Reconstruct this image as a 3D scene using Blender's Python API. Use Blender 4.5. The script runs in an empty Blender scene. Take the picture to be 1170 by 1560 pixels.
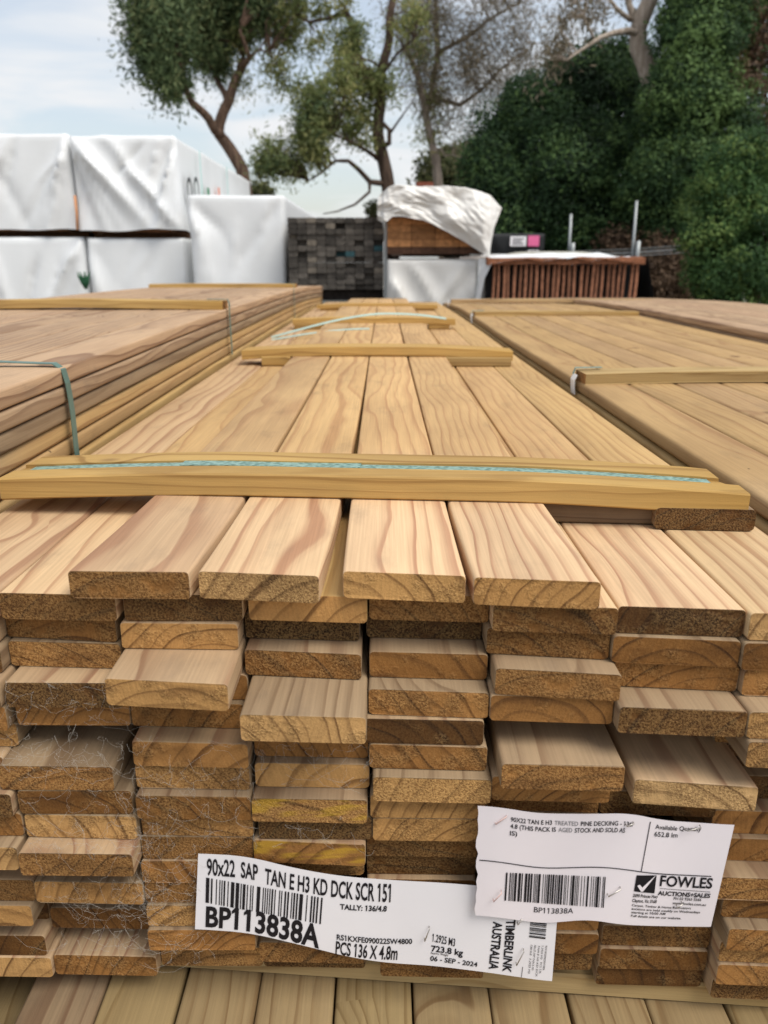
import bpy, math, random
import numpy as np
from mathutils import Vector, noise as mn
random.seed(7)
rng = np.random.default_rng(11)
scene = bpy.context.scene
COL = scene.collection
R = math.radians

# ------------------------------------------------------------------ camera
CZ = 1.30                      # eye height above the yard
F, CX, CY = 1172.0, 585.0, 780.0
PT = R(18.0)
SP, CP = math.sin(PT), math.cos(PT)
cam = bpy.data.cameras.new('camera')
cam.sensor_fit = 'VERTICAL'; cam.sensor_height = 36.0; cam.sensor_width = 36.0
cam.lens = F / 1560 * 36.0
cam.clip_start = 0.02; cam.clip_end = 3000
cam.dof.use_dof = True; cam.dof.focus_distance = 0.72; cam.dof.aperture_fstop = 8.0
camo = bpy.data.objects.new('camera', cam); COL.objects.link(camo)
camo.location = (0, 0, CZ); camo.rotation_euler = (R(90) - PT, 0, 0)
scene.camera = camo

def P(px, py, D):
    """point on the vertical plane y = D seen at a measured place of the photograph"""
    dx = (px - CX) / F; dy = (CY - py) / F
    d = Vector((dx, CP + dy * SP, -SP + dy * CP))
    t = D / d.y
    return Vector((d.x * t, D, CZ + d.z * t))
def D_at(py, h):
    return h / math.tan(PT + math.atan((py - CY) / F))
def X_at(px, D, h):
    return (px - CX) / F * (D * CP + h * SP)

# ------------------------------------------------------------------ helpers
class MB:
    def __init__(s): s.v = []; s.f = []; s.sm = []
    def box(s, x0, x1, y0, y1, z0, z1):
        b = len(s.v)
        s.v += [(x, y, z) for z in (z0, z1) for y in (y0, y1) for x in (x0, x1)]
        for q in ((0, 2, 3, 1), (4, 5, 7, 6), (0, 1, 5, 4), (2, 6, 7, 3), (0, 4, 6, 2), (1, 3, 7, 5)):
            s.f.append([b + i for i in q]); s.sm.append(False)
    def prism(s, rings, smooth=True, caps=True):
        """rings: list of equal-length point loops"""
        b = len(s.v); n = len(rings[0])
        for r in rings: s.v += [tuple(p) for p in r]
        for i in range(len(rings) - 1):
            for j in range(n):
                k = (j + 1) % n
                s.f.append([b + i * n + j, b + i * n + k, b + (i + 1) * n + k, b + (i + 1) * n + j]); s.sm.append(smooth)
        if caps:
            s.f.append([b + j for j in range(n)][::-1]); s.sm.append(False)
            e = b + (len(rings) - 1) * n
            s.f.append([e + j for j in range(n)]); s.sm.append(False)
    def tube(s, pts, rad, n=6):
        pts = [Vector(p) for p in pts]
        if not hasattr(rad, '__len__'): rad = [rad] * len(pts)
        rings = []
        up = Vector((0.13, 0.37, 0.91))
        for i, p in enumerate(pts):
            t = (pts[min(i + 1, len(pts) - 1)] - pts[max(i - 1, 0)])
            if t.length < 1e-9: t = Vector((0, 0, 1))
            t.normalize()
            a = t.cross(up)
            if a.length < 1e-3: a = t.cross(Vector((1, 0, 0)))
            a.normalize(); c = t.cross(a)
            rings.append([p + (a * math.cos(q) + c * math.sin(q)) * rad[i] for q in [2 * math.pi * j / n for j in range(n)]])
        s.prism(rings, True, True)
    def ribbon(s, pts, width_vec, thick_vec):
        w = Vector(width_vec) * .5; rings = []
        for i, p in enumerate(pts):
            p = Vector(p); t = thick_vec[i] if isinstance(thick_vec, list) else thick_vec
            t = Vector(t)
            rings.append([p - w, p + w, p + w + t, p - w + t])
        s.prism(rings, False, True)
    def grid(s, nx, ny, fn, smooth=True):
        b = len(s.v)
        for j in range(ny + 1):
            for i in range(nx + 1): s.v.append(tuple(fn(i / nx, j / ny)))
        for j in range(ny):
            for i in range(nx):
                q = b + j * (nx + 1) + i
                s.f.append([q, q + 1, q + nx + 2, q + nx + 1]); s.sm.append(smooth)
    def mesh(s, name):
        m = bpy.data.meshes.new(name)
        m.from_pydata([tuple(p) for p in s.v], [], s.f)
        m.polygons.foreach_set('use_smooth', s.sm)
        m.update()
        return m
    def build(s, name, mat, parent=None, loc=None):
        return link(name, s.mesh(name), mat, parent, loc)

def link(name, me, mat, parent=None, loc=None):
    if mat is not None and not me.materials: me.materials.append(mat)
    o = bpy.data.objects.new(name, me); COL.objects.link(o)
    if parent is not None: o.parent = parent
    if loc is not None: o.location = loc
    return o
def tag(o, label, cat, group=None):
    o['label'] = label; o['category'] = cat
    if group: o['group'] = group
    return o
def empty(name, loc=(0, 0, 0)):
    o = bpy.data.objects.new(name, None); COL.objects.link(o); o.location = loc
    o.empty_display_size = .1
    return o
def kind(o, k): o['kind'] = k; return o
ORD = ('first second third fourth fifth sixth seventh eighth ninth tenth eleventh twelfth thirteenth fourteenth fifteenth sixteenth '
       'seventeenth eighteenth nineteenth twentieth twenty-first twenty-second twenty-third twenty-fourth twenty-fifth twenty-sixth '
       'twenty-seventh twenty-eighth twenty-ninth thirtieth').split()

# ------------------------------------------------------------------ node materials
class NT:
    def __init__(s, name):
        s.m = bpy.data.materials.new(name); s.m.use_nodes = True
        s.t = s.m.node_tree; s.t.nodes.clear()
        s.out = s.n('ShaderNodeOutputMaterial')
    def n(s, typ, **kw):
        q = s.t.nodes.new(typ)
        for k, v in kw.items(): setattr(q, k, v)
        return q
    def put(s, sock, v):
        if hasattr(v, 'is_output') or isinstance(v, bpy.types.NodeSocket): s.t.links.new(v, sock)
        elif v is not None:
            if sock.type == 'RGBA' and len(v) == 3: v = (*v, 1)
            sock.default_value = v
    def ma(s, op, a, b=None, c=None, clamp=False):
        q = s.n('ShaderNodeMath', operation=op, use_clamp=clamp)
        s.put(q.inputs[0], a)
        if b is not None: s.put(q.inputs[1], b)
        if c is not None: s.put(q.inputs[2], c)
        return q.outputs[0]
    def xyz(s, x, y, z):
        q = s.n('ShaderNodeCombineXYZ'); s.put(q.inputs[0], x); s.put(q.inputs[1], y); s.put(q.inputs[2], z); return q.outputs[0]
    def noise(s, vec, scale=1, detail=2, rough=.5, col=False, dist=0):
        q = s.n('ShaderNodeTexNoise'); s.put(q.inputs['Vector'], vec); q.inputs['Scale'].default_value = scale
        q.inputs['Detail'].default_value = detail; q.inputs['Roughness'].default_value = rough; q.inputs['Distortion'].default_value = dist
        return q.outputs['Color' if col else 'Fac']
    def ramp(s, fac, stops, interp='LINEAR'):
        q = s.n('ShaderNodeValToRGB'); r = q.color_ramp; r.interpolation = interp
        while len(r.elements) < len(stops): r.elements.new(.5)
        for e, (p, c) in zip(r.elements, stops):
            e.position = p
            if not hasattr(c, '__len__'): c = (c, c, c)
            e.color = (*c, 1)
        s.put(q.inputs[0], fac); return q.outputs[0]
    def mix(s, fac, a, b, mode='MIX'):
        q = s.n('ShaderNodeMix', data_type='RGBA', blend_type=mode)
        s.put(q.inputs[0], fac); s.put(q.inputs[6], a); s.put(q.inputs[7], b); return q.outputs[2]
    def smooth(s, v, a, b):
        q = s.n('ShaderNodeMapRange', interpolation_type='SMOOTHSTEP'); s.put(q.inputs[0], v)
        q.inputs[1].default_value = a; q.inputs[2].default_value = b; return q.outputs[0]
    def bump(s, h, dist, strength=1.0):
        q = s.n('ShaderNodeBump'); s.put(q.inputs['Height'], h); q.inputs['Distance'].default_value = dist
        s.put(q.inputs['Strength'], strength); return q.outputs[0]
    def bsdf(s, col, rough=.6, normal=None, spec=.3, **kw):
        q = s.n('ShaderNodeBsdfPrincipled')
        s.put(q.inputs['Base Color'], col); s.put(q.inputs['Roughness'], rough)
        q.inputs['Specular IOR Level'].default_value = spec
        if normal is not None: s.put(q.inputs['Normal'], normal)
        for k, v in kw.items(): s.put(q.inputs[k.replace('_', ' ')], v)
        s.t.links.new(q.outputs[0], s.out.inputs[0]); return q

def wood_material(name, yellow=False):
    """treated pine, sawn: growth rings run through the solid board, so faces and sawn ends agree.
       object colour = (tone, weathering, seed, paleness of the sawn end)"""
    s = NT(name)
    tc = s.n('ShaderNodeTexCoord'); sep = s.n('ShaderNodeSeparateXYZ'); s.put(sep.inputs[0], tc.outputs['Object'])
    x, y, z = sep.outputs
    oi = s.n('ShaderNodeObjectInfo'); sc = s.n('ShaderNodeSeparateColor'); s.put(sc.inputs[0], oi.outputs['Color'])
    tone, hue, seed = sc.outputs; pale = oi.outputs['Alpha']
    s1 = s.ma('FRACT', s.ma('MULTIPLY', seed, 17.31)); s2 = s.ma('FRACT', s.ma('MULTIPLY', seed, 41.7)); s3 = s.ma('FRACT', s.ma('MULTIPLY', seed, 93.13))
    off = s.ma('MULTIPLY', seed, 61.7)
    n1 = s.noise(s.xyz(s.ma('ADD', s.ma('MULTIPLY', x, 8), off), s.ma('MULTIPLY', y, 2.3), s.ma('MULTIPLY', z, 8)), 1, 2.0, .5)
    n2 = s.noise(s.xyz(s.ma('ADD', s.ma('MULTIPLY', x, 34), off), s.ma('MULTIPLY', y, 9), s.ma('MULTIPLY', z, 34)), 1, 2, .5)
    # knots
    vo = s.n('ShaderNodeTexVoronoi'); s.put(vo.inputs['Vector'], s.xyz(s.ma('MULTIPLY', x, 7), s.ma('MULTIPLY', y, 5), s.ma('MULTIPLY', seed, 77))); vo.inputs['Scale'].default_value = 1
    vsep = s.n('ShaderNodeSeparateColor'); s.put(vsep.inputs[0], vo.outputs['Color'])
    gate = s.ma('GREATER_THAN', vsep.outputs[0], .86)
    kd = vo.outputs['Distance']
    swirl = s.ma('MULTIPLY', gate, s.ma('SUBTRACT', 1, s.smooth(kd, .03, .34)))
    knot = s.ma('MULTIPLY', gate, s.ma('SUBTRACT', 1, s.smooth(kd, .05, .11)))
    px = s.ma('ADD', x, s.ma('MULTIPLY', s.ma('SUBTRACT', s1, .5), .27))
    pz = s.ma('ADD', z, s.ma('MULTIPLY_ADD', s2, .080, .028))
    r = s.ma('SQRT', s.ma('ADD', s.ma('MULTIPLY', px, px), s.ma('MULTIPLY', pz, pz)))
    r = s.ma('ADD', r, s.ma('MULTIPLY', s.ma('SUBTRACT', n1, .5), .050))
    r = s.ma('ADD', r, s.ma('MULTIPLY', s.ma('SUBTRACT', n2, .5), .0035))
    r = s.ma('ADD', r, s.ma('MULTIPLY', swirl, .022))
    ph = s.ma('DIVIDE', r, s.ma('MULTIPLY_ADD', s3, .009, .0085))
    rn = s.n('ShaderNodeTexNoise', noise_dimensions='1D'); s.put(rn.inputs['W'], s.ma('ADD', s.ma('MULTIPLY', r, 70), off)); rn.inputs['Scale'].default_value = 1; rn.inputs['Detail'].default_value = 1
    ph = s.ma('ADD', ph, s.ma('MULTIPLY', rn.outputs[0], .8))
    fr = s.ma('FRACT', ph)
    late = s.ramp(fr, [(0, .05), (.42, 0), (.70, .35), (.86, .95), (.93, 1), (1, .05)], 'EASE')
    ringtone = s.ma('FRACT', s.ma('MULTIPLY', s.ma('FLOOR', ph), .37))
    late = s.ma('MULTIPLY', late, s.ma('MULTIPLY_ADD', ringtone, .45, .55))
    fib = s.noise(s.xyz(s.ma('MULTIPLY', x, 520), s.ma('MULTIPLY_ADD', y, 9, off), s.ma('MULTIPLY', z, 520)), 1, 2, .6)
    fine = s.noise(tc.outputs['Object'], 900, 2, .6)
    blotch = s.noise(s.xyz(s.ma('ADD', s.ma('MULTIPLY', x, 14), off), s.ma('MULTIPLY', y, 3.2), s.ma('MULTIPLY', z, 14)), 1, 3, .55)
    # ---- dressed faces: golden treated -> pale fresh -> pinkish grey weathered
    early = s.ramp(hue, [(0, (.57, .335, .085)), (.3, (.51, .365, .170)), (.55, (.635, .435, .25)), (.8, (.375, .265, .155)), (1, (.49, .325, .195))])
    latec = s.ramp(hue, [(0, (.34, .175, .042)), (.3, (.29, .18, .068)), (.55, (.36, .172, .095)), (.8, (.20, .125, .068)), (1, (.22, .12, .068))])
    sunned = s.ma('MULTIPLY', s.smooth(y, .16, .42), s.ma('SUBTRACT', 1, s.smooth(hue, .60, .70)))   # the open length has yellowed and its grain faded
    face = s.mix(s.ma('MULTIPLY', late, s.ma('MULTIPLY_ADD', sunned, -.30, .86)), early, latec)
    face = s.mix(s.smooth(blotch, .35, .75), face, s.mix(1, face, (.82, .80, .80), 'MULTIPLY'))
    face = s.mix(s.ma('MULTIPLY', knot, .8), face, (.13, .06, .03))
    sp = s.n('ShaderNodeTexVoronoi'); s.put(sp.inputs['Vector'], s.xyz(s.ma('MULTIPLY', x, 30), s.ma('MULTIPLY', y, 22), s.ma('MULTIPLY', seed, 41))); sp.inputs['Scale'].default_value = 1
    sps = s.n('ShaderNodeSeparateColor'); s.put(sps.inputs[0], sp.outputs['Color'])
    speck = s.ma('MULTIPLY', s.ma('GREATER_THAN', sps.outputs[1], .88), s.ma('LESS_THAN', sp.outputs['Distance'], .045))
    face = s.mix(s.ma('MULTIPLY', speck, .8), face, (.06, .035, .02))
    grime = s.noise(s.xyz(s.ma('ADD', s.ma('MULTIPLY', x, 26), off), s.ma('MULTIPLY', y, 11), s.ma('MULTIPLY', z, 26)), 1, 5, .65)
    face = s.mix(s.ma('MULTIPLY', s.smooth(grime, .52, .78), s.ma('MULTIPLY_ADD', hue, .45, .06)), face, (.20, .145, .10))
    face = s.mix(s.ma('MULTIPLY', sunned, .8), face, s.mix(1, face, (.79, .715, .515), 'MULTIPLY'))
    fs = s.ma('MULTIPLY_ADD', fib, .44, .78)
    face = s.mix(1, face, s.xyz(fs, fs, fs), 'MULTIPLY')
    face = s.mix(1, face, s.xyz(tone, tone, tone), 'MULTIPLY')
    # ---- sawn ends
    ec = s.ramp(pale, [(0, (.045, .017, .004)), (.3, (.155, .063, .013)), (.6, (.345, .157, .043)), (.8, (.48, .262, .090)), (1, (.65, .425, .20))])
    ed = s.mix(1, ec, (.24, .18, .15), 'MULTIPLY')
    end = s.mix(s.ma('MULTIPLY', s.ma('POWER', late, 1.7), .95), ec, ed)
    vs = s.n('ShaderNodeTexVoronoi'); s.put(vs.inputs['Vector'], tc.outputs['Object']); vs.inputs['Scale'].default_value = 760
    rs = s.noise(tc.outputs['Object'], 620, 3, .7)
    fz = s.noise(s.xyz(s.ma('ADD', x, off), y, z), 42, 3, .6)          # where the saw left it furry
    rough = s.smooth(s.ma('ADD', fz, s.ma('MULTIPLY_ADD', s2, .34, -.17)), .40, .60)
    sawn = s.noise(s.xyz(s.ma('MULTIPLY', s.ma('ADD', x, s.ma('MULTIPLY', z, s.ma('SUBTRACT', s3, .5))), 620), off, s.ma('MULTIPLY', z, 30)), 1, 2, .6)
    pit = s.smooth(rs, .36, .62)
    dark = s.mix(1, end, (.36, .29, .24), 'MULTIPLY')
    lite = s.mix(.26, end, (.86, .54, .21))
    furry = s.mix(pit, dark, lite)
    end = s.mix(s.ma('MULTIPLY_ADD', rough, .55, .14), end, furry)
    broad = s.noise(s.xyz(s.ma('ADD', s.ma('MULTIPLY', x, 9), s.ma('MULTIPLY', off, 2.3)), y, s.ma('MULTIPLY', z, 14)), 1, 2, .5)
    bv = s.ma('MULTIPLY', s.ma('MULTIPLY_ADD', broad, .9, .55), s.ma('MULTIPLY_ADD', sawn, .5, .75))
    end = s.mix(1, end, s.xyz(bv, bv, bv), 'MULTIPLY')
    stain = s.noise(s.xyz(s.ma('ADD', s.ma('MULTIPLY', x, 16), s.ma('MULTIPLY', off, 1.7)), y, s.ma('MULTIPLY', z, 40)), 1, 3, .6)
    end = s.mix(s.ma('MULTIPLY', s.smooth(stain, .48, .72), .55), end, s.mix(1, end, (.33, .28, .25), 'MULTIPLY'))
    if yellow:
        yn = s.noise(s.xyz(s.ma('MULTIPLY', x, 22), s.ma('MULTIPLY', y, 3), s.ma('MULTIPLY', s.ma('ADD', z, s.ma('MULTIPLY', x, -.08)), 95)), 1, 2, .5)
        end = s.mix(s.ma('MULTIPLY', s.smooth(yn, .46, .60), .5), end, (.58, .35, .028))
    ns = s.n('ShaderNodeSeparateXYZ'); s.put(ns.inputs[0], tc.outputs['Normal'])
    isend = s.smooth(s.ma('ABSOLUTE', ns.outputs[1]), .55, .8)
    col = s.mix(isend, face, end)
    hf = s.ma('ADD', s.ma('MULTIPLY', fib, .10), s.ma('ADD', s.ma('MULTIPLY', fine, .07), s.ma('MULTIPLY', late, .10)))
    he = s.ma('MULTIPLY', s.ma('ADD', rs, s.ma('MULTIPLY', vs.outputs['Distance'], .25)), s.ma('MULTIPLY_ADD', rough, 1.1, .25))
    h = s.mix(isend, s.xyz(hf, hf, hf), s.xyz(he, he, he))
    s.bsdf(col, .72, s.bump(h, .0016, .9), .22)
    return s.m
WOOD = wood_material('treated_pine'); WOODY = wood_material('yellow_stained_pine', True)

def plain_timber(name, rough=.8):
    s = NT(name); tc = s.n('ShaderNodeTexCoord'); oi = s.n('ShaderNodeObjectInfo')
    mp = s.n('ShaderNodeMapping'); mp.inputs['Scale'].default_value = (30, 6, 30); s.put(mp.inputs[0], tc.outputs['Object'])
    n = s.noise(s.xyz(oi.outputs['Random'], 0, 0), 1)
    va = s.n('ShaderNodeVectorMath', operation='ADD'); s.put(va.inputs[0], mp.outputs[0])
    s.put(va.inputs[1], s.xyz(s.ma('MULTIPLY', oi.outputs['Random'], 99), 0, 0))
    a = s.noise(va.outputs[0], 1, 4, .6)
    v = s.ramp(a, [(.25, .45), (.5, .95), (.75, 1.35)])
    col = s.mix(1, oi.outputs['Color'], v, 'MULTIPLY')
    s.bsdf(col, rough, s.bump(a, .004), .2); return s.m
TIMBER = plain_timber('weathered_timber')

def simple(name, col, rough=.6, spec=.3, var=.15, scale=20, bump=0, **kw):
    s = NT(name); tc = s.n('ShaderNodeTexCoord')
    a = s.noise(tc.outputs['Object'], scale, 4, .6)
    v = s.ma('MULTIPLY_ADD', a, 2 * var, 1 - var)
    c = s.mix(1, col, s.xyz(v, v, v), 'MULTIPLY')
    s.bsdf(c, rough, s.bump(a, bump) if bump else None, spec, **kw); return s.m
def strap_material():
    s = NT('green_strap'); tc = s.n('ShaderNodeTexCoord')
    vo = s.n('ShaderNodeTexVoronoi'); mp = s.n('ShaderNodeMapping'); mp.inputs['Scale'].default_value = (170, 420, 420); s.put(mp.inputs[0], tc.outputs['Object'])
    s.put(vo.inputs['Vector'], mp.outputs[0]); vo.inputs['Scale'].default_value = 1
    a = s.noise(tc.outputs['Object'], 60, 3)
    c = s.mix(s.smooth(vo.outputs['Distance'], .25, .62), (.06, .15, .125), (.27, .42, .36))
    c = s.mix(s.ma('MULTIPLY', a, .35), c, (.17, .29, .25))
    s.bsdf(c, .32, s.bump(vo.outputs['Distance'], .0006), .5); return s.m
STRAP = strap_material()
STRAPP = simple('pale_strap', (.36, .47, .40), .4, .4, .2, 60)
STRAPD = simple('dusty_strap', (.10, .17, .14), .45, .4, .3, 40)
def wrap_material(name, col, dirt):
    s = NT(name); tc = s.n('ShaderNodeTexCoord')
    a = s.noise(tc.outputs['Object'], 2.2, 4, .6); b = s.noise(tc.outputs['Object'], 14, 4, .65)
    c = s.mix(s.ma('MULTIPLY', s.smooth(a, .5, .8), dirt), col, (.48, .43, .36))
    c = s.mix(s.ma('MULTIPLY', s.smooth(b, .6, .8), dirt * .5), c, (.36, .31, .25))
    q = s.bsdf(c, .36, s.bump(b, .0015), .45); return s.m
WRAP = wrap_material('white_wrap', (.78, .79, .79), .08)
TARP = wrap_material('dusty_tarp', (.70, .68, .64), .42)
PAPER = simple('label_paper', (.80, .77, .78), .5, .35, .03, 30)
PAPER2 = simple('sale_paper', (.80, .735, .75), .5, .35, .03, 30)
INK = simple('black_print', (.012, .011, .014), .5, .2, .2, 300)
INKG = simple('grey_print', (.25, .24, .25), .5, .2, .2, 300)
STEEL = simple('staple_steel', (.55, .52, .48), .35, .6, .2, 200, Metallic=.8)
GALV = simple('galvanised_steel', (.36, .38, .38), .5, .5, .15, 30, Metallic=.5)
BLACK = simple('black_sheet', (.012, .013, .014), .6, .3, .2, 20)
PINK = simple('pink_card', (.72, .14, .30), .5)
WEB = simple('cobweb_silk', (.50, .46, .40), .6, .2, .1, 60)
GREY = simple('grey_sheet', (.12, .125, .12), .7)

def leaf_material(name, a, b, c, tr=.35):
    s = NT(name); at = s.n('ShaderNodeAttribute', attribute_name='shade')
    col = s.ramp(at.outputs['Fac'], [(0, a), (.55, b), (1, c)])
    q = s.bsdf(col, .65, None, .2)
    tl = s.n('ShaderNodeBsdfTranslucent'); s.put(tl.inputs[0], col)
    mx = s.n('ShaderNodeMixShader'); mx.inputs[0].default_value = tr
    s.t.links.new(q.outputs[0], mx.inputs[1]); s.t.links.new(tl.outputs[0], mx.inputs[2]); s.t.links.new(mx.outputs[0], s.out.inputs[0])
    return s.m
def bark_material(name, a, b, scale=3):
    s = NT(name); tc = s.n('ShaderNodeTexCoord')
    mp = s.n('ShaderNodeMapping'); mp.inputs['Scale'].default_value = (6, 6, 1.2); s.put(mp.inputs[0], tc.outputs['Object'])
    n = s.noise(mp.outputs[0], scale, 5, .65)
    s.bsdf(s.mix(s.smooth(n, .35, .68), a, b), .85, s.bump(n, .03), .15); return s.m

# ------------------------------------------------------------------ decking boards
T = .0222
BW, BT = .0895, .0216
H0 = .213
YS = [0, .0016, .03, .08, .14, .2, .28, .38, .5, .7, 1.0, 1.4, 1.8, 2.2, 2.6, 3.0, 3.4, 3.8, 4.2, 4.5, 4.8]
def profile(w, t, r, n=3):
    pts = []
    for cx_, cz_, a0 in ((w / 2 - r, r, -90), (w / 2 - r, t - r, 0), (-w / 2 + r, t - r, 90), (-w / 2 + r, r, 180)):
        for i in range(n + 1):
            a = R(a0 + 90 * i / n); pts.append((cx_ + r * math.cos(a), cz_ + r * math.sin(a)))
    return pts
def board_mesh(name, w=BW, t=BT, r=.0030, L=4.8, skew=0, splay=0, bow=None, seed=0, tilt=0, ys=None):
    rr = random.Random(seed)
    pr = profile(w, t, r); rings = []
    ph = rr.random() * 6.28; am = rr.uniform(.0004, .0014)
    for y in (ys or YS):
        y_ = y * L / 4.8
        xo = splay * (1 - math.exp(-y_ / .22)) + am * math.sin(y_ * 2.2 + ph) * min(1, y_ * 4)
        zo = bow(y_) if bow else 0
        ring = []
        for (a, b) in pr:
            if y == 0: a *= .99; b = t / 2 + (b - t / 2) * .975
            yy = y_ + (skew * a if y < .2 else 0)
            if y == 0: yy += rr.uniform(-.0003, .0003)
            ring.append((a + xo, yy, b + zo + tilt * a))
        rings.append(ring)
    m = MB(); m.prism(rings, True, True)
    me = m.mesh(name)
    me.materials.append(WOOD)
    return me
def board(x, y, z, tone, hue, seed, pale, label, group, cat='board', name='decking_board', **kw):
    me = board_mesh(name, seed=int(seed * 1e5), **kw)
    o = link(name, me, None, None, (x, y, z))
    o.color = (tone, hue, seed, pale)
    return tag(o, label, cat, group)

# measured front ends: k = layer below the top four; (k, xl, yl, xr, yr) lower corners of the sawn end, None where an edge is hidden
FRONT = {
 0: [(2, None, None, 8, 980), (3, None, None, 18, 1025), (5, None, None, 14, 1113), (8, None, None, 22, 1245), (9, None, None, 38, 1273),
     (10, None, None, 31, 1325), (12, None, None, 70, 1372), (13, None, None, 63, 1411), (15, None, None, 75, 1455), (16, None, None, 100, 1488),
     (1, .527), (4, .512), (6, .528), (7, .515), (11, .52), (14, .53)],
 1: [(1, -5, 943, 186, 947), (2, 6, 970, 184, 979), (3, 18, 1014, 186, 1019), (4, 10, 1078, 190, 1079), (5, 28, 1105, 204, 1106), (7, -2, 1203, 178, 1205),
     (8, 28, 1240, 207, 1240), (9, 41, 1275, 211, 1279), (10, 41, 1334, 217, 1336), (12, 65, 1375, 228, 1378), (14, 95, 1413, 250, 1416), (16, 105, 1484, 262, 1487), (6, .56), (11, .53), (13, .53), (15, .55)],
 2: [(1, 188, 946, 373, 946), (2, 183, 988, 367, 990), (3, 157, 1074, 354, 1084), (4, 198, 1065, 385, 1066), (5, 201, 1106, 374, 1110), (6, 203, 1166, 380, 1171),
     (7, 208, 1200, 382, 1204), (8, 211, 1248, 385, 1250), (9, 217, 1272, 387, 1275), (10, 226, 1308, 397, 1309), (11, 232, 1345, 400, 1345), (12, 235, 1375, 402, 1375),
     (13, 233, 1411, 400, 1411), (14, 243, 1448, 405, 1448), (15, .53), (16, 262, 1471, 424, 1472)],
 3: [(1, 378, 945, 560, 950), (2, 373, 972, 549, 977), (3, 371, 1028, 553, 1036), (4, 370, 1129, 559, 1134), (6, 395, 1152, 563, 1155), (7, 394, 1198, 558, 1201),
     (8, 385, 1252, 559, 1255), (9, 398, 1278, 569, 1279), (10, 395, 1313, 563, 1320), (5, .54), (11, .51), (12, .503), (13, .501), (14, .501), (15, .505), (16, .52)],
 4: [(1, 563, 944, 743, 949), (2, 557, 971, 734, 975), (3, 562, 1031, 742, 1036), (4, 564, 1088, 740, 1095), (5, 560, 1132, 731, 1136), (6, 565, 1170, 738, 1175),
     (7, 571, 1220, 744, 1225), (8, 567, 1246, 735, 1248), (9, 570, 1281, 738, 1283), (10, .505), (11, .51), (12, .505), (13, .501), (14, .505), (15, .51), (16, 577, 1487, 738, 1491)],
 5: [(1, 749, 962, 937, 968), (2, 737, 993, 926, 1008), (3, 752, 1057, 943, 1070), (4, 750, 1098, 927, 1104), (6, 759, 1202, 952, 1206), (7, 745, 1219, 917, 1224),
     (13, 745, 1416, 912, 1418), (14, 745, 1451, 910, 1454), (15, 740, 1476, 900, 1478), (5, .53), (8, .505), (9, .50), (10, .503), (11, .503), (12, .51)],
 6: [(1, 938, 964, 1118, 971), (2, 933, 1009, 1120, 1018), (3, 930, 1045, 1107, 1054), (4, 938, 1117, 1115, 1124), (7, 965, 1224, 1146, 1237), (14, 915, 1440, 1080, 1444),
     (15, 912, 1475, 1074, 1479), (16, 907, 1500, 1066, 1504), (5, .54), (6, .56), (8, .50), (9, .505), (10, .50), (11, .503), (12, .50), (13, .505)],
 7: [(1, 1116, 976, None, None), (2, 1116, 1021, None, None), (3, 1106, 1060, None, None), (4, 1115, 1125, None, None), (5, 1120, 1170, None, None), (12, 1097, 1397, None, None),
     (13, 1105, 1448, None, None), (14, 1093, 1465, None, None), (15, 1089, 1500, None, None), (16, 1081, 1520, None, None), (6, .53), (7, .53), (8, .52), (9, .505), (10, .50), (11, .482)],
}
HIDDEN = {(1, 6), (1, 11), (1, 13), (1, 15), (2, 15), (3, 5), (3, 12), (3, 13), (3, 14), (4, 13), (4, 14), (5, 5), (5, 10), (5, 11),
          (6, 5), (6, 6), (6, 9), (6, 10), (6, 11), (6, 12)}
LOOK = {  # (column, layer): (tone, weathering, paleness of end, word)
 (0, 1): (1.1, .66, .5, 'brown'), (1, 1): (1.05, .50, .36, 'brown'), (2, 1): (1, .5, .16, 'dark brown'), (3, 1): (.95, .2, .72, 'golden'), (4, 1): (1, .5, .5, 'brown'), (5, 1): (1, .5, .32, 'streaked'),
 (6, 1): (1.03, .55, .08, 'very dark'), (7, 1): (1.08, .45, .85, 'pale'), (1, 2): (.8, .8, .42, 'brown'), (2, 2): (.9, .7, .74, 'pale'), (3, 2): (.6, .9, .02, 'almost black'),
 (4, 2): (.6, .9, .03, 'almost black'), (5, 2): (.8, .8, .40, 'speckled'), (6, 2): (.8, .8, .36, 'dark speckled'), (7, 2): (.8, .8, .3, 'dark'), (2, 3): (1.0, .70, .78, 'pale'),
 (3, 4): (.88, .80, .84, 'pale'), (5, 6): (.90, .76, .56, 'smooth tan'), (6, 7): (1.35, .70, .92, 'cream'), (1, 7): (.84, .8, .58, 'cracked'), (3, 7): (.75, .85, .80, 'pinkish'),
 (3, 8): (.8, .85, .66, 'yellow-stained'), (4, 7): (.8, .8, .80, 'ridged pale'), (5, 3): (.95, .78, .52, 'fuzzy brown'), (6, 4): (.72, .72, .24, 'dark'), (4, 3): (.8, .75, .42, 'brown'),
 (3, 3): (.7, .7, .40, 'stained'), (4, 4): (.8, .8, .62, 'golden'), (1, 8): (.7, .8, .3, 'dark'), (1, 9): (.8, .8, .82, 'furry pale'), (1, 10): (.75, .6, .48, 'brown'), (1, 12): (.8, .8, .72, 'tan'),
 (1, 16): (.8, .6, .5, 'reddish'), (0, 10): (.9, .8, .84, 'pale'), (0, 16): (.9, .6, .82, 'golden'), (0, 13): (.8, .8, .75, 'tan'), (2, 13): (.8, .8, .78, 'pale'), (6, 3): (.7, .7, .5, 'brown'),
 (7, 3): (.8, .7, .62, 'smooth grey'), (7, 15): (.8, .6, .62, 'golden'), (2, 6): (.7, .5, .64, 'olive'), (2, 7): (.8, .8, .72, 'rusty'), (2, 9): (.75, .8, .66, 'tan'), (5, 13): (.8, .8, .6, 'tan')}
POS = ['far left column', 'first full column', 'second full column', 'third full column', 'fourth full column', 'fifth full column', 'sixth full column', 'far right column']
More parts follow.
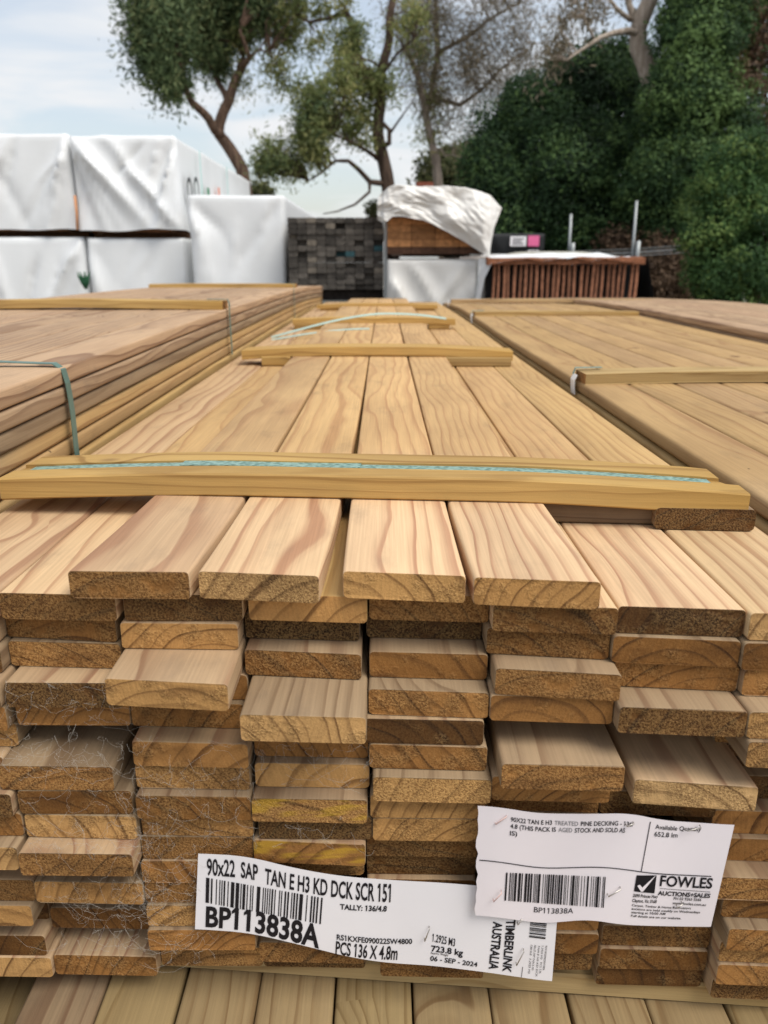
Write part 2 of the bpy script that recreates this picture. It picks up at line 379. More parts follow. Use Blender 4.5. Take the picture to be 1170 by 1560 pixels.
ztop = CZ - H0                       # upper face of the top four boards
XE0, PITCH = -.382, .0917
def main_bow(y): return -.016 * max(0, (y - 2.6) / 2.2) ** 2
rows = {}
for c, lst in FRONT.items():
    for e in lst:
        k = e[0]; h = H0 + T * (k + 1)
        if len(e) == 2:
            D = e[1]; dl = dr = D; xc = XE0 + PITCH * (c + .5)
            skew = -.05 if c > 4 else -.02
        else:
            _, xl, yl, xr, yr = e
            if xl is None: dr = D_at(yr, h); D = dr; xc = X_at(xr, dr, h) - BW / 2; skew = -.01
            elif xr is None: dl = D_at(yl, h); D = dl - .002; xc = X_at(xl, dl, h) + BW / 2; skew = -.05
            else:
                dl, dr = D_at(yl, h), D_at(yr, h); D = (dl + dr) / 2
                xc = X_at((xl + xr) / 2, D, h); skew = max(-.11, min(.03, (dr - dl) / BW))
        rows.setdefault(k, []).append([c, xc, D, skew])
vis_count = {}
for k in sorted(rows):
    row = sorted(rows[k])
    ci = min(range(len(row)), key=lambda i: abs(row[i][0] - 4))
    for i in range(ci + 1, len(row)): row[i][1] = max(row[i][1], row[i - 1][1] + (BW + .0006) * (row[i][0] - row[i - 1][0]))
    for i in range(ci - 1, -1, -1): row[i][1] = min(row[i][1], row[i + 1][1] - (BW + .0006) * (row[i + 1][0] - row[i][0]))
    for c, xc, D, skew in row:
        if (c, k) in HIDDEN: continue
        vis_count[c] = vis_count.get(c, 0) + 1
        rr = random.Random(c * 100 + k)
        pl = rr.choice([.14, .25, .36, .48, .58, .66, .74]) + rr.uniform(-.05, .05)
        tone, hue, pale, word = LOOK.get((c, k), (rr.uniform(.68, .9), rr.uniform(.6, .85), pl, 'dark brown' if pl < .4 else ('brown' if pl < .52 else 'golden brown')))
        jut = 'jutting ' if D < .4835 else ('recessed ' if D > .532 else '')
        lab = '%s %sboard end, %s down in the %s of the front pack' % (word, jut, ORD[vis_count[c] - 1], POS[c])
        mate = c in (0, 1, 5, 6, 7) and k == 1
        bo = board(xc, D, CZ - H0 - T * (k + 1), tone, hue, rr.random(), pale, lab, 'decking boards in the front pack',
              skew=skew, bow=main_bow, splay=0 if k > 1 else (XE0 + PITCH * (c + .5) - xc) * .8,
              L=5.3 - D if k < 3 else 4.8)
        if (c, k) in ((3, 8), (3, 10)): bo.data.materials[0] = WOODY
# the four loose-looking boards on top
TOP = [(101, 912, 297, 914, .0135, 1.04, .62, .46, 'smooth brown-ended board on top of the front pack, leftmost of its four jutting boards'),
       (299, 910, 491, 923, .010, 1.12, .52, .86, 'cream board on top with a stained left side and coarse sawn end'),
       (521, 910, 709, 922, -.0035, 1.14, .55, .80, 'cream board on top with pink wavy grain, right of the wide gap'),
       (720, 922, 912, 930, -.0062, 1.08, .58, .72, 'pinkish board on top of the front pack, rightmost of its four jutting boards')]
for i, (xl, yl, xr, yr, spl, tone, hue, pale, lab) in enumerate(TOP):
    h = H0 + T; dl, dr = D_at(yl, h), D_at(yr, h); D = (dl + dr) / 2
    board(X_at((xl + xr) / 2, D, h), D, CZ - h + .0003, tone, hue, (.137, .643, .391, .872)[i], pale, lab, 'decking boards in the front pack',
          skew=max(-.1, (dr - dl) / BW), splay=spl, bow=main_bow, w=.0888, L=5.3 - D)

# ------------------------------------------------------------------ neighbouring packs
def interp(xs, ys_): return lambda y: float(np.interp(y, xs, ys_))
def smoothbow(xs, zs):
    def f(y):
        return sum(float(np.interp(y + d, xs, zs)) for d in (-.3, -.15, 0, .15, .3)) / 5
    return f
YN = .46
lbow = smoothbow([0, .35, 1.1, 1.7, 3.0, 3.8, 4.7], [-.016, -.013, -.004, 0, 0, -.008, -.036])
LX = -.398                                              # right side of the left pack
LZ = CZ - .113
for i in range(8):
    rr = random.Random(500 + i)
    nm = ['edge board', 'second board', 'third board', 'fourth board', 'fifth board', 'sixth board', 'seventh board', 'outermost board'][i]
    board(LX - .046 - .0918 * i, YN + rr.uniform(-.02, .02), LZ - BT, rr.uniform(.92, 1.04), rr.uniform(.93, 1.0), rr.random(), .5,
          'pinkish weathered %s from the right on top of the left pack' % nm, 'boards of the left pack', bow=lbow, r=.0035, L=4.75)
for j in range(1, 7):
    rr = random.Random(540 + j)
    board(LX - .046 - rr.uniform(-.004, .007), YN + rr.uniform(-.02, .03), LZ - BT - .0229 * j, rr.uniform(.82, 1.08), [.92, .8, .45, .5, .36, .5][j - 1], rr.random(), .5,
          'edge of a board in the side of the left pack, %s layer from its top' % ORD[j], 'boards of the left pack',
          bow=lbow, r=.0042, t=.0208, L=4.75)
RX = .385
RZ = CZ - .224
rbow = smoothbow([0, .4, 1.2, 2.2, 3.4, 4.0, 4.75], [-.006, -.004, 0, -.002, .006, 0, -.035])
for i in range(8):
    rr = random.Random(600 + i)
    board(RX + .0455 + .091 * i, YN - .02 + rr.uniform(-.02, .02), RZ - BT, rr.uniform(.84, .94), rr.choice([.46, .55, .62, .50, .58]), rr.random(), .5,
          'greyish golden %s board from the left on top of the right pack' % ORD[i], 'boards of the right pack', bow=rbow, r=.006, L=4.75)
for j in range(1, 5):
    rr = random.Random(640 + j)
    board(RX + .0455 - .004 * j + rr.uniform(-.003, .003), YN - .03, RZ - BT - .0230 * j, rr.uniform(.9, 1.05), .36, rr.random(), .5,
          'rounded board edge in the side of the right pack, %s layer from its top' % ORD[j], 'boards of the right pack', bow=rbow, r=.006, t=.0208, L=4.75)
QX, QZ = 1.122, CZ - .196
qbow = smoothbow([0, 1.2, 2.6, 3.6, 4.75], [-.01, -.002, .002, -.002, -.04])
for i in range(8):
    rr = random.Random(700 + i)
    board(QX + .046 + .0918 * i, .7 + rr.uniform(-.02, .02), QZ - BT, rr.uniform(.95, 1.08), rr.uniform(.9, 1), rr.random(), .5,
          'reddish %s board from the left on top of the far right pack' % ORD[i], 'boards of the far right pack', bow=qbow, r=.004, L=4.75)
for j in (1, 2):
    rr = random.Random(740 + j)
    board(QX + .046 + (.003 if j == 1 else 0), .7, QZ - BT - T * j, .8, .97, rr.random(), .5,
          'reddish board edge in the side of the far right pack, %s layer down' % ORD[j], 'boards of the far right pack', bow=qbow, r=.004, L=4.75)
# pack underneath, narrower boards
UZ = CZ - .6135
for i in range(-5, 7):
    rr = random.Random(800 + i)
    low = i == -5
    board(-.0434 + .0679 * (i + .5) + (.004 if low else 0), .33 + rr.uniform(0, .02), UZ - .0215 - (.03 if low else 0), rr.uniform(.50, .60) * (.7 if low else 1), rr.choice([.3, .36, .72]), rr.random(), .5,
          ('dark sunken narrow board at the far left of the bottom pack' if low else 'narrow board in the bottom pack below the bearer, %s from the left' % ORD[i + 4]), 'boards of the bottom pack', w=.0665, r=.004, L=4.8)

# what carries the packs, down to the yard: only a side view shows it
def lower_boards(name_label, x0, pitch, n, y0, L, ztop_, dz, zbot, skip=0):
    m = MB(); rr = random.Random(int(abs(x0) * 1000)); k = 0; z = ztop_
    while z - dz > zbot:
        for i in range(n):
            if k < skip and i == 0: continue
            xx = x0 + pitch * i + rr.uniform(-.002, .002); yy = y0 + rr.uniform(-.02, .03)
            m.box(xx, xx + abs(pitch) - .002, yy, yy + L, z - dz + .0008, z)
        z -= dz; k += 1
    o = m.build('lower_boards', TIMBER); o.color = (.27, .15, .065, 1); o['kind'] = 'stuff'; o['label'] = name_label
lower_boards('stacked boards inside and below the left pack', LX - .008 - .0918 * 8, .0918, 7, YN + .01, 4.6, LZ - BT - .045, .0229, LZ - .0229 * 7.6)
lower_boards('stacked boards under the left pack down to the yard', LX - .008 - .0918 * 8, .0918, 8, YN + .01, 4.6, LZ - BT - .0229 * 6 - .045, .0229, .1)
lower_boards('stacked boards inside the right pack', RX + .095, .091, 7, YN + .01, 4.6, RZ - BT - .04, .023, RZ - .023 * 5.6)
lower_boards('stacked boards under the right pack down to the yard', RX + .003, .091, 8, YN + .01, 4.6, RZ - BT - .023 * 4 - .04, .023, .1)
lower_boards('stacked boards under the far right pack', QX + .004, .0918, 8, .75, 4.6, QZ - BT - .0444 - .045, .0225, .1)
lower_boards('stacked narrow boards inside the bottom pack', -.0434 - .0679 * 5 + .004, .0679, 12, .38, 4.6, UZ - .0215 - .06, .0225, .1)
# ------------------------------------------------------------------ sticks, fillers, bearer
def stick(x0, x1, y, z, w, t, rot, droop, tone, hue, seed, label, groove=None, ribs=False, name='spacer_stick', n=24, r=.0015, cat='timber stick', arch=None):
    """a stick lying across the boards; bends down at both ends"""
    L = x1 - x0; m = MB(); rings = []
    if groove:
        g0, g1, gd = groove
        pr = [(-w / 2 + r, 0), (w / 2 - r, 0), (w / 2, r), (w / 2, t - r), (w / 2 - r, t), (-w / 2 + g1, t), (-w / 2 + g1, t - gd), (-w / 2 + g0, t - gd), (-w / 2 + g0, t), (-w / 2 + r, t), (-w / 2, t - r), (-w / 2, r)]
    elif ribs:
        pr = [(-w / 2, 0), (w / 2, 0), (w / 2, t), (-w / 2, t)]
        for q in range(5, 0, -1):
            zq = t * q / 6
            pr += [(-w / 2, zq + .0012), (-w / 2 + .0022, zq), (-w / 2, zq - .0012)]
    else:
        pr = [(-w / 2 + r, 0), (w / 2 - r, 0), (w / 2, r), (w / 2, t - r), (w / 2 - r, t), (-w / 2 + r, t), (-w / 2, t - r), (-w / 2, r)]
    rr = random.Random(int(seed * 9999)); lx0 = x0 - (x0 + x1) / 2
    for i in range(n + 1):
        s = lx0 + L * i / n; u = s / (L / 2)
        zo = -droop * max(0, abs(u) - .35) ** 1.5 / .524 if arch is None else arch(u)
        rings.append([(s - (.011 if (groove and i == n and a > -w / 2 + groove[1] - .001) else 0), a, b + zo) for a, b in pr])
    m.prism(rings, False, True)
    # the wood's length axis is local y: build along y and turn the object
    m.v = [(p[1], p[0], p[2]) for p in m.v]; m.f = [q[::-1] for q in m.f]
    m.v = [(-p[0], p[1], p[2]) for p in m.v]; m.f = [q[::-1] for q in m.f]
    o = m.build(name, WOOD, None, ((x0 + x1) / 2, y, z))
    o.rotation_euler = (0, 0, -R(90) + rot)
    o.color = (tone, hue, seed, .6)
    return tag(o, label, cat, 'timber sticks across the packs')
FR = -R(4.3)
stick(-.372, .336, .738, ztop + .0006, .090, .0222, FR, .0095, .88, .12, .31, 'golden stick nearest the camera with a green strap in its groove', groove=(.030, .052, .003))
stick(-.338, .305, 1.885, ztop + .001, .075, .022, -R(2), .010, .95, .1, .52, 'golden stick across the front pack, second from the camera')
stick(-.335, .262, 2.93, ztop - .001, .07, .021, -R(.8), .006, .95, .1, .23, 'golden stick across the front pack under the loose curved strap')
stick(-.345, .275, 4.12, ztop - .010, .07, .021, -R(1), .008, .95, .1, .77, 'farthest golden stick across the front pack')
stick(-1.15, -.406, 2.03, LZ - .002, .07, .021, R(.5), .004, .92, .15, .66, 'timber stick on the left pack, nearer of its two', arch=lambda u: .006 - .006 * abs(u))
stick(-1.12, -.42, 3.85, LZ - .006, .07, .021, 0, .002, .92, .15, .18, 'timber stick on the left pack, farther of its two')
stick(.388, 1.13, 1.545, RZ + .001, .07, .021, R(2.6), .004, .9, .25, .44, 'grooved stick on the right pack tied by white and green strap', ribs=True)
stick(.39, 1.10, 3.45, RZ + .0015, .07, .021, R(1), .003, .9, .2, .59, 'middle timber stick on the right pack with a strap at its end')
stick(.40, 1.6, 4.75, RZ - .005, .07, .021, 0, .004, .85, .4, .91, 'long timber stick at the far end of the right pack')
def filler(x0, x1, y, z, w, hue, tone, seed, label, rot=0.0, t=.0214):
    m = MB(); L = x1 - x0; pr = profile(w, t, .003)
    m.prism([[(a, s, b) for a, b in pr] for s in (-L / 2, -L / 2 + .002, L / 2 - .002, L / 2)], False, True)
    o = m.build('packing_piece', WOOD, None, ((x0 + x1) / 2, y, z)); o.rotation_euler = (0, 0, -R(90) + rot)
    o.color = (tone, hue, seed, .5)
    return tag(o, label, 'packing piece', 'packing pieces under the sticks')
z1 = CZ - H0 - T
filler(.150, .262, .722, z1 + .0004, .07, .9, .42, .2, 'dark packing piece under the front stick beside the top boards', FR)  # darker tone than the other packing pieces
m = MB(); m.prism([[(a, y, b) for a, b in profile(.0895, .0205, .004)] for y in (0, .002, .09)], False, True)
o = m.build('packing_piece', WOOD, None, (.2945, .669, z1 + .0004)); o.rotation_euler = (0, 0, FR); o.color = (.7, .75, .83, .14)
tag(o, 'end-grained packing piece under the right end of the front stick', 'packing piece', 'packing pieces under the sticks')
filler(-.290, -.222, 1.88, z1 + .0004, .07, .1, .75, .4, 'packing piece under the left end of the second stick')
filler(.146, .30, 1.87, z1 + .0004, .07, .2, .7, .5, 'packing piece under the right end of the second stick')
filler(-.33, -.225, 2.93, z1 + .0004, .07, .1, .75, .6, 'packing piece under the left end of the third stick')
filler(.165, .24, 2.93, z1 + .0004, .07, .1, .75, .7, 'packing piece under the right end of the third stick')
filler(-.33, -.235, 4.13, z1 - .008, .07, .1, .7, .8, 'packing piece under the left end of the farthest stick')
filler(.165, .26, 4.12, z1 - .008, .07, .1, .7, .9, 'packing piece under the right end of the farthest stick')
o = stick(-.372, .42, .5575, CZ - .6125, .07, .0222, -R(4.4), 0, .86, .3, .05, 'long pale bearer between the front pack and the bottom pack', name='bearer', r=.002)
o['category'] = 'bearer'; del o['group']

# ------------------------------------------------------------------ straps
def strap(pts, wv, tv, label, mat=STRAP, name='strap'):
    m = MB(); m.ribbon(pts, wv, tv)
    return tag(m.build(name, mat), label, 'strap', 'green straps round the packs')
c_, s_ = math.cos(FR), math.sin(FR)
def on_stick(u, v, dz):     # u along, v across, on the front stick
    cx_, cy_ = (-.372 + .336) / 2, .738
    zz = ztop + .0006 + .0222 - .003 - .0095 * max(0, abs(u / .354) - .35) ** 1.5 / .524 + dz
    return Vector((cx_ + u * c_ - v * s_, cy_ + u * s_ + v * c_, zz))
gy = -.045 + .041
wv = Vector((-s_, c_, 0)) * .0195
strap([on_stick(u, gy, .0003) for u in np.linspace(-.342, .331, 40)], wv, (0, 0, .0009), 'flat green strap lying in the groove of the nearest stick')
strap([on_stick(u, gy + .003 + .0006 * math.sin(u * 40), .0015 + .0005 * math.sin(u * 23)) for u in np.linspace(-.185, -.005, 16)], wv * .9, (0, 0, .0008), 'short overlapping strap end on top of the nearest stick\'s strap')
# strap round the left pack near the camera
pts = []
for x in np.linspace(-1.1, LX - .03, 14): pts.append((x, .97 + .02 * (x + .4), LZ + lbow(.5) + .0012 + .010 * math.sin(max(0, (x + 1.1) / .7) * 3.0)))
pts += [(LX - .012, .966, LZ + lbow(.5) + .004), (LX - .001, .964, LZ + lbow(.5) - .003), (LX + .003, .962, LZ - .03)]
pts += [(LX + .003 + .001 * math.sin(k), .962 + .004 * k * .2, LZ - .03 - .02 * k) for k in range(1, 6)]
tv = [(0, 0, .001)] * 14 + [(.0005, 0, .001), (.001, 0, .0006)] + [(.001, 0, 0)] * 6
strap(pts, (0, .014, 0), tv, 'dark green strap over the edge of the left pack, nearest the camera', STRAPD)
def side_strap(X, y, zt, depth, sgn, label, mat=STRAP, w=.014):
    pts = [(X - sgn * .05, y, zt + .0235), (X + sgn * .002, y, zt + .0225), (X + sgn * .005, y, zt + .012), (X + sgn * .004, y, zt - .02), (X + sgn * .004, y + .004, zt - depth)]
    return strap(pts, (0, w, 0), [(0, 0, .001), (0, 0, .001)] + [(sgn * .001, 0, 0)] * 3, label, mat)
side_strap(LX, 2.02, LZ, .115, 1, 'dark green strap down the left pack below the end of its nearer stick', STRAPD)
side_strap(LX, 3.5, LZ, .13, 1, 'faint green strap down the far part of the left pack side', STRAPD)
side_strap(RX, 1.553, RZ, .028, -1, 'bright green strap over the end of the grooved stick', STRAP, .011)
WHITE = simple('white_strap_guard', (.88, .88, .86), .5, .4, .05)
def guard(y, w, label):
    pts = [(RX - .004, y, RZ + .012), (RX - .009, y, RZ + .002), (RX - .008, y, RZ - .012), (RX - .006, y, RZ - .026)]
    m = MB(); m.ribbon(pts, (0, w, 0), (-.0012, 0, 0)); o = m.build('strap_guard', WHITE)
    return tag(o, label, 'strap guard', 'white guards under the straps')
guard(1.538, .030, 'white plastic guard behind the green strap of the grooved stick')
side_strap(RX, 3.452, RZ, .05, -1, 'green strap over the end of the middle stick on the right pack', STRAP, .02)
guard(3.41, .05, 'white plastic guard beside the middle stick of the right pack')
guard(4.68, .05, 'white plastic guard at the far end of the right pack')
pts = []
ctrl = [P(*q) for q in ((413, 514, 2.58), (450, 504, 2.6), (500, 491, 2.65), (545, 482, 2.7), (585, 478, 2.75), (640, 480, 2.8), (688, 487, 2.82))]
for i in range(len(ctrl) - 1):
    p0, p1, p2, p3 = ctrl[max(0, i - 1)], ctrl[i], ctrl[i + 1], ctrl[min(len(ctrl) - 1, i + 2)]
    for q in range(4):
        t = q / 4; pts.append(.5 * ((2 * p1) + (p2 - p0) * t + (2 * p0 - 5 * p1 + 4 * p2 - p3) * t * t + (3 * p1 - p0 - 3 * p2 + p3) * t ** 3))
strap(pts, (0, .012, .0055), (0, -.0008, .0008), 'loose pale green strap arching over the third stick', STRAPP)
pts2 = [P(413 + 150 * t, 518 - 17 * math.sin(t * 1.57), 2.5 + .12 * t) for t in np.linspace(0, 1, 12)]
strap(pts2, (0, .012, .0035), (0, -.0008, .0008), 'short tail of pale green strap curling below the loose arching strap', STRAPP)

# ------------------------------------------------------------------ paper labels
def poly_at(pl, u):
    xs = [p[0] for p in pl]; x = xs[0] + (xs[-1] - xs[0]) * u
    def cr(t):
        return float(np.interp(t, xs, [p[1] for p in pl]))
    w = (xs[-1] - xs[0]) * .05
    lo, hi = xs[0], xs[-1]
    return x, sum(cr(min(hi, max(lo, x + d * w))) for d in (-1, -.5, 0, .5, 1)) / 5
class Label:
    def __init__(s, top, bot, D, wave):
        s.top, s.bot, s.D, s.wave = top, bot, D, wave
    def px(s, u, v):
        a = poly_at(s.top, u); b = poly_at(s.bot, u)
        return a[0] + (b[0] - a[0]) * v, a[1] + (b[1] - a[1]) * v
    def uv(s, x, y):
        u = v = .5
        for _ in range(12):
            X, Y = s.px(u, v); e = 1e-3
            Xu, Yu = s.px(u + e, v); Xv, Yv = s.px(u, v + e)
            a, b, c, d = (Xu - X) / e, (Xv - X) / e, (Yu - Y) / e, (Yv - Y) / e
            det = a * d - b * c
            u += ((x - X) * d - (y - Y) * b) / det; v += (-(x - X) * c + (y - Y) * a) / det
        return u, v
    def pt(s, u, v, off=0):
        D = s.D(u, v) + s.wave(u, v) - off
        x, y = s.px(min(1.02, max(-.02, u)), v)
        return P(x, y, D)
    def sheet(s, name, mat, nu=60, nv=16, ragged=0):
        m = MB(); rr = random.Random(3)
        m.grid(nu, nv, lambda u, v: s.pt(u, v) + (Vector((rr.uniform(-1, 1) * ragged, 0, 0)) if u == 0 else Vector((0, 0, 0))))
        return m.build(name, mat)
    def put(s, verts, box):
        """verts in unit box -> the label; box = pixel corners TL, TR, BL, BR"""
        q = [s.uv(*b) for b in box]; out = []
        for a, b in verts:                    # a right 0..1, b up 0..1
            w = 1 - b
            u = (q[0][0] * (1 - a) + q[1][0] * a) * (1 - w) + (q[2][0] * (1 - a) + q[3][0] * a) * w
            v = (q[0][1] * (1 - a) + q[1][1] * a) * (1 - w) + (q[2][1] * (1 - a) + q[3][1] * a) * w
            out.append(s.pt(u, v, .00045))
        return out
_tcache = {}
def raw_text(txt, bold):
    cu = bpy.data.curves.new('lettering', 'FONT'); cu.body = txt; cu.size = 1; cu.offset = bold; cu.resolution_u = 3
    o = bpy.data.objects.new('lettering', cu); COL.objects.link(o)
    dg = bpy.context.evaluated_depsgraph_get()
    me = bpy.data.meshes.new_from_object(o.evaluated_get(dg))
    vs = [(v.co.x, v.co.y) for v in me.vertices]; fs = [list(p.vertices) for p in me.polygons]
    bpy.data.objects.remove(o); bpy.data.curves.remove(cu); bpy.data.meshes.remove(me)
    return vs, fs
def text_unit(txt, bold):
    key = (txt, bold)
    if key in _tcache: return _tcache[key]
    vs, fs = raw_text(txt, bold)
    one = [a for a, b in raw_text('1', bold)[0]]; wone = max(one) - min(one)
    for i, ch in enumerate(txt):
        if ch != '1': continue
        xr = max(a for a, b in raw_text(txt[:i + 1], bold)[0]); xl = xr - wone; b = len(vs)
        if wone < .22:
            vs += [(xl + .002, .729), (xl + .002, .56), (xl - .13, .50), (xl - .13, .60)]; fs.append([b, b + 3, b + 2, b + 1])
    xs = [a for a, b in vs]; x0, x1 = min(xs), max(xs)
    base, cap = 0.0, .729
    vs = [((a - x0) / (x1 - x0), (b - base) / (cap - base)) for a, b in vs]
    _tcache[key] = (vs, fs); return _tcache[key]
def print_text(lb, mb, txt, box, bold=.0, rot=False):
    vs, fs = text_unit(txt, bold)
    if rot: box = [box[1], box[3], box[0], box[2]]     # reads downwards
    b = len(mb.v)
    mb.v += [tuple(p) for p in lb.put(vs, box)]
    for q in fs: mb.f.append([b + i for i in q]); mb.sm.append(False)
def rect(lb, mb, box, n=10):
    vs = [(i / n, j) for j in (0, 1) for i in range(n + 1)]
    b = len(mb.v); mb.v += [tuple(p) for p in lb.put(vs, box)]
    for i in range(n): mb.f.append([b + i, b + i + 1, b + n + 2 + i, b + n + 1 + i]); mb.sm.append(False)
def barcode(lb, mb, box, nb, seed, horizontal=False):
    rr = random.Random(seed); widths = []
    for i in range(nb): widths += [rr.choice([1, 1, 1.6, 2.6, 3.4]), rr.choice([1, 1, 1.2, 2, 3])]
    tot = sum(widths[:-1]); x = 0
    for i, w in enumerate(widths[:-1]):
        if i % 2 == 0:
            a0, a1 = x / tot, (x + w * .92) / tot
            L = lambda p, q, t: (p[0] + (q[0] - p[0]) * t, p[1] + (q[1] - p[1]) * t)
            if horizontal: rect(lb, mb, [L(box[0], box[2], a0), L(box[1], box[3], a0), L(box[0], box[2], a1), L(box[1], box[3], a1)], 1)
            else: rect(lb, mb, [L(box[0], box[1], a0), L(box[0], box[1], a1), L(box[2], box[3], a0), L(box[2], box[3], a1)], 1)
        x += w
def B(x0, yl0, x1, yr0, hl, hr=None, sh=0):
    """box from the top-left, top-right and heights"""
    hr = hl if hr is None else hr
    return [(x0, yl0), (x1, yr0), (x0 + sh, yl0 + hl), (x1 + sh, yr0 + hr)]
def staple(p0, p1, D, parent, off=.0012, mat=STEEL):
    m = MB(); a, b = P(*p0, D - off), P(*p1, D - off)
    m.tube([a + Vector((0, .003, 0)), a, b, b + Vector((0, .003, 0))], .0005, 5)
    return m.build('staple', mat, parent)

LB1 = Label([(302, 1300), (375, 1304), (450, 1323), (520, 1335), (600, 1341), (680, 1345), (760, 1352), (852, 1362)],
            [(297, 1415), (380, 1421), (460, 1440), (540, 1460), (600, 1468), (650, 1470), (740, 1481), (841, 1496)],
            lambda u, v: .4950 - .0055 * max(0, u - .55) / .45, lambda u, v: -.0016 * (.5 + .5 * math.sin(u * 9 + v * .7)) - .004 * math.exp(-((u - .2) / .12) ** 2) * .5)
pack_tag = LB1.sheet('stock_label', PAPER)
tag(pack_tag, 'long white stock tag with big barcode and the number BP113838A', 'paper label')
m = MB()
print_text(LB1, m, '90x22', B(315, 1307, 358, 1310, 26), .018)
print_text(LB1, m, 'SAP', B(367, 1312, 393, 1317, 24.5), .02)
print_text(LB1, m, 'TAN E H3 KD DCK SCR 151', [(404, 1322), (596, 1346), (403, 1346), (595, 1374)], .02)
print_text(LB1, m, 'BP113838A', [(314, 1380), (489, 1409), (313, 1411), (486, 1444)], .03)
print_text(LB1, m, 'TALLY: 136/4.8', [(518, 1377), (590, 1380), (518, 1385), (589, 1388.5)], .03)
print_text(LB1, m, 'RS1KXFE090022SW4800', [(513, 1423), (628, 1430), (513, 1431.5), (628, 1438)], .02)
print_text(LB1, m, 'PCS 136 X 4.8m', [(512, 1433), (607, 1441), (511, 1453), (605, 1462)], .018)
mw = MB()
print_text(LB1, mw, '1.2925 M3', [(659, 1422), (694, 1430), (658, 1434), (693, 1442)], .012)
print_text(LB1, mw, '723.8 kg', [(657, 1440), (706, 1447), (657, 1449), (705, 1456.5)], .025)
print_text(LB1, mw, 'Approx. Weight', [(656, 1450), (683, 1454), (656, 1453), (683, 1457)], .01)
print_text(LB1, mw, '06 - SEP - 2024', [(656, 1456), (728, 1466), (655, 1463.5), (727, 1473)], .02)
mk = MB()
print_text(LB1, mk, 'TIMBERLINK', [(772, 1401), (786, 1401), (766, 1480), (779, 1483)], .03, True)
print_text(LB1, mk, 'AUSTRALIA', [(752, 1404), (766, 1405), (745, 1476), (759, 1479)], .03, True)
for i, tx in enumerate(['RS1KXFE090022SW4800', '1.2925 M3   PCS 136', 'TAN E H3 KD DCK', '90x22 SAP TAN E H3', '136/4.8   1.2925 M3']):
    x = 831 - i * 5.6
    print_text(LB1, mk, tx, [(x, 1441 - i * .8), (x + 3, 1441), (x - 4, 1478 + (i % 3) * 5), (x - 1, 1478 + (i % 3) * 5)], .0, True)
barc = MB()
barcode(LB1, barc, [(314, 1337), (492, 1368), (313, 1375), (489, 1408)], 34, 5)
barc2 = MB(); barcode(LB1, barc2, [(808, 1404), (833, 1407), (806, 1428), (831, 1431)], 11, 6, True)
rect(LB1, mk, [(796, 1473), (796.8, 1473), (794, 1489), (794.8, 1489)], 1)
m.build('printing', INK, pack_tag); barc.build('barcode', INK, pack_tag); barc2.build('barcode', INK, pack_tag); mk.build('end_panel_printing', INK, pack_tag); mw.build('weight_printing', INK, pack_tag)
staple((647, 1434), (654, 1416), .4905, pack_tag); staple((787, 1471), (798, 1450), .4868, pack_tag); staple((789, 1409), (795, 1401), .4868, pack_tag)

LB2 = Label([(729, 1227), (770, 1231), (816, 1239), (890, 1240), (960, 1239), (1011, 1250), (1060, 1253), (1119, 1257)],
            [(724, 1394), (770, 1399), (826, 1407), (870, 1403), (898, 1401), (949, 1409), (1010, 1411), (1083, 1412)],
            lambda u, v: .4845 + .002 * (v - .5) - .002 * u, lambda u, v: -.0014 * math.sin(u * 13 + v) - .001 * math.sin(u * 5.3 + 1 + 3 * v))
sale_tag = LB2.sheet('stock_label', PAPER2, ragged=.0012)
tag(sale_tag, 'white sale notice with check mark logo overlapping the long stock tag', 'paper label')
m = MB(); g = MB(); mf = MB()
print_text(LB2, m, '90X22 TAN E H3', [(778.5, 1244.5), (841, 1249.5), (778, 1251.5), (841, 1256.5)], .012)
print_text(LB2, g, 'TREATED', [(845, 1250), (881, 1251.5), (845, 1256.8), (881, 1258.3)], .008)
print_text(LB2, m, 'PINE DECKING - 136/', [(885, 1251.5), (966, 1252.5), (885, 1258.5), (965, 1259.5)], .012)
print_text(LB2, m, '4.8 (THIS PACK IS', [(778, 1254.5), (847, 1260), (777.5, 1261.5), (847, 1267)], .012)
print_text(LB2, g, 'AGED', [(851, 1260.3), (872, 1261.3), (851, 1267.2), (872, 1268.2)], .008)
print_text(LB2, m, 'STOCK AND SOLD AS', [(876, 1261.5), (953, 1261.8), (875.5, 1268.5), (952, 1268.8)], .012)
print_text(LB2, m, 'IS)', [(777, 1265.5), (788, 1266.5), (777, 1272.5), (788, 1273.5)], .012)
print_text(LB2, m, 'Available Quantity', [(999, 1255.5), (1069, 1259.5), (998.5, 1262.5), (1068, 1266.5)], .008)
print_text(LB2, m, '652.8 lm', [(997.5, 1266.5), (1033, 1268.5), (997, 1274), (1032, 1276)], .008)
print_text(LB2, m, 'BP113838A', [(814, 1381), (874, 1383), (813.5, 1389.5), (873, 1391.5)], 0)
print_text(LB2, mf, 'FOWLES', [(1007, 1333), (1087, 1337.5), (1005, 1349.5), (1084.5, 1353.5)], .022)
print_text(LB2, mf, 'AUCTIONS+SALES', [(1003, 1357), (1083, 1361.5), (1002, 1363.5), (1081.5, 1368)], .03)
print_text(LB2, mf, '2099 Princes Hwy', [(965, 1361.5), (1003, 1363.5), (964, 1366.5), (1002, 1368.5)], .02)
print_text(LB2, mf, 'Clayton, Vic 3168', [(964, 1369), (1001, 1371), (963, 1374), (1000, 1376)], .02)
print_text(LB2, mf, 'PH 03 9265 5666', [(1027, 1366.5), (1069, 1368.5), (1026, 1371), (1068, 1373)], .01)
print_text(LB2, mf, 'www.fowles.com.au', [(1025, 1373.5), (1076, 1376.5), (1024.5, 1377.5), (1075, 1380.5)], .012)
